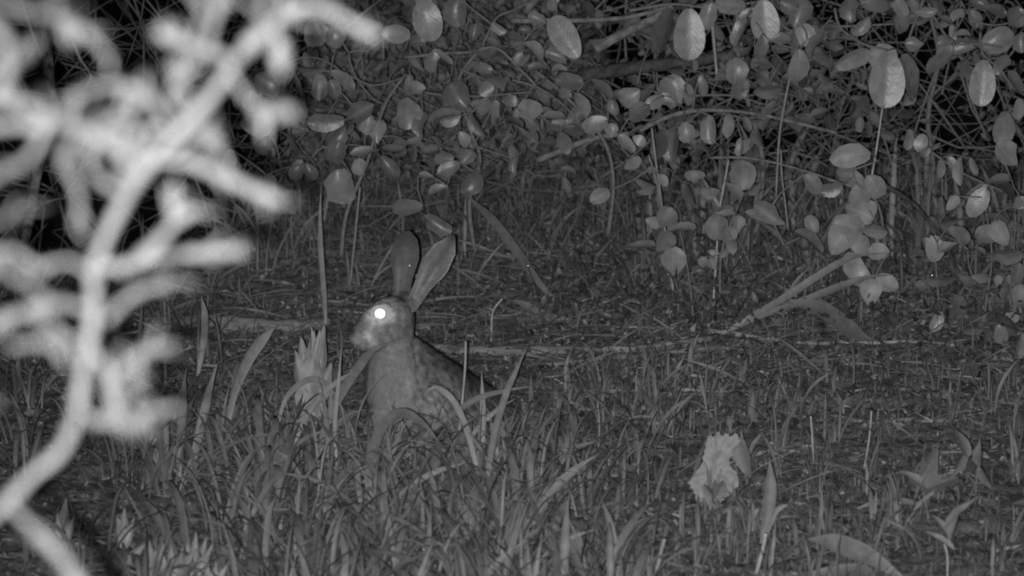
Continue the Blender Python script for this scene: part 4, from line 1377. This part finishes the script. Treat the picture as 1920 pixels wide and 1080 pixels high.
nzv = np.array([noise.noise(Vector(c) * 55) * .35 + noise.noise(Vector(c) * 120) * .7 + noise.noise(Vector(c) * 240) * .5 for c in co])
spk = .55 + .45 * np.clip(body, 0, 1)
spk = np.where((PY > 660) & (PX < 765), .22, spk)
spk = np.where(PY < 555, .22, spk)
tone = tone * np.clip(1 + nzv * spk, .35, 2.4)
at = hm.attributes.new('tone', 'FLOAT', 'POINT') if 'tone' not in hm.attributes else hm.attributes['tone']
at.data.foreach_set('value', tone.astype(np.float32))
hm.materials.clear()
hm.materials.append(M['hare'])
hm.polygons.foreach_set('use_smooth', np.ones(len(hm.polygons), dtype=bool))

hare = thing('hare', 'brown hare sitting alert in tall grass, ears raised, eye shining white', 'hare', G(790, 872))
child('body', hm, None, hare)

# fur: short hairs over the whole coat
hm.calc_loop_triangles()
nt_ = len(hm.loop_triangles)
tri = np.empty(nt_ * 3, dtype=np.int32)
hm.loop_triangles.foreach_get('vertices', tri)
tri = tri.reshape(-1, 3)
vn = np.empty(nv * 3, dtype=np.float32)
hm.vertices.foreach_get('normal', vn)
vn = vn.reshape(-1, 3)
A, B_, C_ = co[tri[:, 0]], co[tri[:, 1]], co[tri[:, 2]]
area = np.linalg.norm(np.cross(B_ - A, C_ - A), axis=1)
rg = np.random.default_rng(3)
NH = 110000
pick = rg.choice(nt_, NH, p=area / area.sum())
u = rg.random((NH, 2))
u[u.sum(1) > 1] = 1 - u[u.sum(1) > 1]
pos = A[pick] + (B_ - A)[pick] * u[:, :1] + (C_ - A)[pick] * u[:, 1:]
nrm = vn[tri[pick, 0]]
tn = tone[tri[pick, 0]]
hx, hy = PX[tri[pick, 0]], PY[tri[pick, 0]]
isear = (hy < 556)
head = (~isear) & (hy < 650)
flow = np.tile(np.array([.55, .35, -.85]), (NH, 1))
hw_ = np.clip((hy - 600) / 80, 0, 1)[:, None]
flow = np.array([.9, .15, .25]) * (1 - hw_) + flow * hw_
flow[isear] = np.array([.3, .05, .95])
for q in range(3):
    flow[:, q] += np.array([noise.noise(Vector(p_) * 38 + Vector((0, 0, 9.0 * q))) for p_ in pos]) * .4
flow += rg.normal(0, .08, (NH, 3))
flow -= nrm * (flow * nrm).sum(1, keepdims=True)
flow /= np.linalg.norm(flow, axis=1, keepdims=True) + 1e-6
ln = np.where(isear, .0022, .0040 + .0055 * np.clip((hy - 625) / 70, 0, 1)) * rg.uniform(.6, 1.3, NH)
dirv = flow * .88 + nrm * np.where(rg.random((NH, 1)) < .16, rg.uniform(.5, 1.3, (NH, 1)), rg.uniform(.08, .24, (NH, 1)))
dirv /= np.linalg.norm(dirv, axis=1, keepdims=True)
sidev = np.cross(nrm, dirv)
sidev /= np.linalg.norm(sidev, axis=1, keepdims=True) + 1e-6
wd = np.where(isear, .00022, np.where(head, .00024, .00026))[:, None]
v0 = pos - sidev * wd - nrm * .0006
v1 = pos + sidev * wd - nrm * .0006
v2 = pos + dirv * ln[:, None]
fv = np.stack([v1, v0, v2], 1).reshape(-1, 3)
fm = bpy.data.meshes.new('fur')
fm.from_pydata(fv.tolist(), [], np.arange(NH * 3).reshape(-1, 3).tolist())
at = fm.attributes.new('tone', 'FLOAT', 'POINT')
at.data.foreach_set('value', np.repeat(tn * rg.uniform(.6, 1.4, NH) * (1 + .5 * np.array([noise.noise(Vector((p_[0] * 230, p_[1] * 230, p_[2] * 110))) for p_ in pos])), 3).astype(np.float32))
fm.materials.append(M['fur'])
fm.polygons.foreach_set('use_smooth', np.ones(len(fm.polygons), dtype=bool))
# hairs take the shading of the coat below them
fm.normals_split_custom_set_from_vertices(np.repeat(nrm, 3, axis=0).tolist())
o = child('fur', fm, None, hare)
o['kind'] = 'stuff'

# eye: bulging ball with a bright reflecting back, and lids
s = DH / FPX
ec = P(712, 588, DH)
# find how far the head surface comes towards the viewer at the eye
sel = (np.hypot(PX - 712, PY - 588) < 9)
efront = (DD[sel].min() if sel.any() else -.04) + DH
ec = P(712, 588, efront - .0015)
view = (CAM - ec).normalized()
ux = RIGHT
uy = view.cross(ux).normalized()
mb = MB()
vs, fs = [], []
R_ = 13.2 * s
for j in range(6):
    r = R_ * j / 5
    z = -(r * r) / (2 * .035)
    for i in range(24):
        a = 2 * math.pi * i / 24
        vs.append(ec + ux * r * math.cos(a) + uy * r * math.sin(a) * .97 + view * z)
for j in range(5):
    for i in range(24):
        k2 = (i + 1) % 24
        fs.append((j * 24 + i, (j + 1) * 24 + i, (j + 1) * 24 + k2, j * 24 + k2))
# rounded back into the socket
nb = len(vs)
for j in range(1, 5):
    r = R_ * math.cos(j / 4 * 1.5)
    z = -(R_ * R_) / (2 * .035) - R_ * math.sin(j / 4 * 1.5) * .9
    for i in range(24):
        a = 2 * math.pi * i / 24
        vs.append(ec + ux * r * math.cos(a) + uy * r * math.sin(a) * .97 + view * z)
prev = 5 * 24
for j in range(4):
    cur = nb + j * 24
    for i in range(24):
        k2 = (i + 1) % 24
        fs.append((prev + i, cur + i, cur + k2, prev + k2))
    prev = cur
mb.add(vs, fs)
eye = o = child('eye', mb, M['eye'], hare)
o['label'] = 'eye shining pure white'
mb = MB()
ringp = [ec - view * .0012 + ux * math.cos(a) * R_ * 1.12 + uy * math.sin(a) * R_ * 1.08 for a in np.linspace(0, 2 * math.pi, 29)]
mb.tube(ringp, .0019, 8, tone=.5, cap=False)
link('eyelid', mb.mesh('eyelid', M['hare']), eye)
for k in range(9):
    mb = MB()
    a = P(668 + RR.uniform(-5, 8), 634 + RR.uniform(-5, 10), DH - .045)
    e = a + RIGHT * RR.uniform(-.035, .02) - UP * RR.uniform(-.008, .04) - FWD * RR.uniform(.01, .03)
    mb.tube(resample([a, (a + e) * .5 + UP * .004, e], 3), .00018, 4)
    child('whisker', mb, M['whisker'], hare)

# ------------------------------------------------------------------ dew drops that glint back at the lamp
for (x, y, d, lab) in [(990, 498, 8.98, 'tiny glinting dew drop on the diagonal pale blade'), (768, 498, 7.99, 'tiny glinting drop between the ears of the hare'), (1688, 942, 7.35, 'tiny glinting dew drop on the dark leaf below the lobed leaf'),
                       (858, 754, 7.55, 'tiny glinting dew drop on the low blade before the hare'), (1748, 516, 8.7, 'tiny glinting dew drop in the tangled weed')]:
    mb = MB()
    c = P(x, y, d)
    vs, fs = [], []
    r = 3.0 * d / FPX
    for j in range(7):
        th = math.pi * j / 6
        for i in range(10):
            ph = 2 * math.pi * i / 10
            vs.append(Vector((math.sin(th) * math.cos(ph) * r, math.sin(th) * math.sin(ph) * r, math.cos(th) * r * .9)))
    for j in range(6):
        for i in range(10):
            i2 = (i + 1) % 10
            fs.append((j * 10 + i, (j + 1) * 10 + i, (j + 1) * 10 + i2, j * 10 + i2))
    mb.add(vs, fs)
    o = link('dew_drop', mb.mesh('dew_drop', M['dew']))
    o.location = c
    tag(o, lab, 'dew drop', 'glinting dew drops')

# ------------------------------------------------------------------ the near shrub, out of focus
DN = 2.8
SN = DN / FPX
near = thing('near_shrub', 'pale stubby-twigged shrub branch out of focus before everything else', 'shrub', Vector((-0.62, 2.55, gz(-.62, 2.55))))


def nb_branch(pts, r0, r1, dz0=0.0, dz1=0.0, name='twig', lump=.75):
    q = []
    n = len(pts)
    for i, p in enumerate(pts):
        t = i / max(1, n - 1)
        q.append(P(p[0], p[1], DN + dz0 + (dz1 - dz0) * t))
    q = resample(q, 6)
    m_ = len(q)
    rr = []
    for i, v in enumerate(q):
        t = i / (m_ - 1)
        e = min(1, math.sqrt(max(0, 1 - ((t - .9) / .1) ** 2)) if t > .9 else 1)
        rr.append(max(.0006, (r0 + (r1 - r0) * t) * SN * e * (1 + lump * noise.noise(v * 95) + .25 * noise.noise(v * 260))))
    mb = MB(); mb.tube(q, rr, 10, .12)
    return child(name, mb, M['near'], near)


stem_px = [(0, 955), (60, 892), (110, 850), (140, 790), (150, 730), (165, 650), (176, 580), (176, 510), (200, 440), (230, 380), (260, 330), (300, 280), (350, 230), (395, 180), (430, 130), (470, 80)]
q = [Vector((-.62, 2.55, 0)), Vector((-.60, 2.58, .45)), Vector((-.55, 2.62, .85)), P(-190, 1120, DN + .02), P(-80, 1020, DN)] + [P(x, y, DN + .01 * math.sin(i)) for i, (x, y) in enumerate(stem_px)]
q = resample(q, 6)
mb = MB()
m_ = len(q)
mb.tube(q, [(.0085 if i < 24 else (10.5 + 5 * noise.noise(v * 60)) * SN) for i, v in enumerate(q)], 12, .12)
child('stem', mb, M['near'], near)
NB = [
    ([(460, 90), (510, 45), (560, 15), (610, 18), (660, 45), (718, 72)], 30, 18, 0, .05), ([(500, 50), (490, 20), (520, -30)], 22, 20, 0, -.05),
    ([(505, 45), (530, 90), (525, 140)], 22, 16, 0, .03), ([(430, 140), (470, 190), (500, 210), (558, 208)], 12, 30, 0, .06),
    ([(445, 115), (400, 100), (350, 80), (292, 58)], 22, 34, 0, -.06), ([(390, 90), (400, 40), (430, -20)], 20, 22, 0, .04), ([(360, 80), (380, 20), (360, -30)], 16, 16, 0, .06),
    ([(355, 225), (320, 180), (340, 140), (375, 120)], 16, 12, 0, -.04), ([(350, 180), (330, 150), (345, 178)], 12, 10, 0, .03),
    ([(320, 255), (285, 190), (230, 162), (180, 165), (130, 190)], 20, 16, 0, -.08), ([(290, 185), (250, 200), (225, 245), (180, 255)], 16, 16, 0, .04),
    ([(280, 300), (215, 275), (150, 240), (95, 225), (45, 195), (-20, 180)], 26, 30, 0, -.1), ([(95, 230), (50, 300), (10, 320), (-30, 345)], 22, 18, -.03, -.1), ([(95, 240), (20, 235), (-20, 240)], 22, 22, -.03, -.05),
    ([(150, 245), (120, 290), (130, 320), (148, 370), (140, 430)], 20, 12, -.02, .05), ([(150, 245), (200, 230), (232, 195)], 18, 14, -.02, .03), ([(225, 360), (180, 330), (170, 280), (215, 240)], 20, 16, 0, .05),
    ([(255, 340), (225, 320), (240, 280)], 22, 18, 0, -.03), ([(290, 290), (250, 260), (290, 240), (340, 260)], 18, 16, 0, .03),
    ([(180, 520), (130, 490), (70, 500), (20, 470), (-30, 480)], 18, 14, 0, -.05), ([(172, 580), (110, 570), (50, 585), (-20, 612)], 24, 20, 0, -.08), ([(100, 572), (60, 540), (20, 515), (-20, 500)], 14, 12, -.03, -.1),
    ([(60, 590), (100, 610), (140, 650)], 10, 8, -.04, .0), ([(20, 648), (70, 645), (105, 655), (130, 690)], 14, 10, -.06, -.02),
    ([(290, 300), (350, 305), (400, 322), (460, 350), (532, 380)], 14, 22, 0, .05), ([(370, 240), (390, 265), (425, 300)], 10, 14, 0, .05), ([(320, 290), (380, 250), (400, 255)], 12, 14, 0, -.02),
    ([(190, 500), (250, 495), (300, 450), (340, 405), (382, 392)], 26, 18, 0, .05), ([(320, 420), (325, 390), (335, 375)], 18, 14, .03, .03), ([(225, 510), (280, 490), (360, 476), (465, 470)], 16, 24, 0, .09),
    ([(200, 600), (240, 560), (290, 535), (330, 522)], 16, 12, 0, .05),
    ([(168, 660), (200, 690), (212, 740), (222, 790)], 20, 24, 0, .03), ([(205, 720), (245, 675), (285, 655), (328, 645)], 14, 20, .02, .08), ([(215, 770), (250, 765), (270, 772), (334, 763)], 8, 22, .02, .1), ([(220, 720), (250, 720), (270, 690)], 12, 8, .02, .06),
    ([(215, 780), (250, 805), (270, 800)], 12, 8, .02, .06), ([(150, 770), (190, 790), (230, 795)], 14, 10, 0, .03),
    ([(15, 945), (60, 990), (100, 1030), (130, 1070), (160, 1130)], 20, 34, 0, -.05),
    ([(-30, 30), (5, 70), (15, 130), (-10, 180)], 26, 26, -.1, -.06), ([(-20, -10), (40, 20), (100, 30), (160, 60), (205, 108)], 16, 18, -.1, 0), ([(100, 30), (110, -10), (90, -40)], 16, 14, -.06, -.1), ([(10, 120), (50, 110), (70, 60)], 10, 8, -.08, 0),
    ([(-20, 420), (30, 400), (60, 380)], 8, 6, -.1, -.02), ([(0, 760), (-40, 740)], 8, 8, -.1, -.1)]
TW = []
for pts, r0, r1, z0, z1 in NB:
    TW.append(nb_branch(pts, r0 * .34 + 1, r1 * .42 + 1, z0, z1))
# stubby leaves along the twigs
stub = MB()
vs, fs, uvs = [], [], []
for j in range(6):
    t = j / 5
    r = .5 * math.sin(math.pi * (t * .9 + .08)) ** .7
    for i in range(6):
        a = 2 * math.pi * i / 6
        vs.append(Vector((t, math.cos(a) * r, math.sin(a) * r * .45)))
for j in range(5):
    for i in range(6):
        k2 = (i + 1) % 6
        fs.append((j * 6 + i, j * 6 + k2, (j + 1) * 6 + k2, (j + 1) * 6 + i))
stub.add(vs, fs)
stubm = stub.mesh('leaf', M['near'])
rs = random.Random(77)
for (pts, r0, r1, z0, z1), tw_ in zip(NB, TW):
    n = len(pts)
    for k in range(max(3, min(8, int(n * 1.5)))):
        t = rs.uniform(.2, 1.0) * (n - 1)
        i = min(n - 2, int(t))
        f = t - i
        x = pts[i][0] + (pts[i + 1][0] - pts[i][0]) * f
        y = pts[i][1] + (pts[i + 1][1] - pts[i][1]) * f
        zz = z0 + (z1 - z0) * t / (n - 1)
        ta = math.atan2(pts[i + 1][1] - pts[i][1], pts[i + 1][0] - pts[i][0]) + rs.choice((-1, 1)) * rs.uniform(.35, 1.0)
        dirv = (RIGHT * math.cos(ta) - UP * math.sin(ta) + FWD * rs.gauss(0, .5)).normalized()
        o = link('leaf', stubm, tw_)
        big = rs.uniform(.7, 1.25)
        o.matrix_basis = Matrix.Translation(P(x, y, DN + zz)) @ dirv.to_track_quat('X', 'Z').to_matrix().to_4x4() @ Matrix.Diagonal((rs.uniform(30, 56) * SN * big, rs.uniform(8, 14) * SN * big, rs.uniform(8, 14) * SN * big, 1))
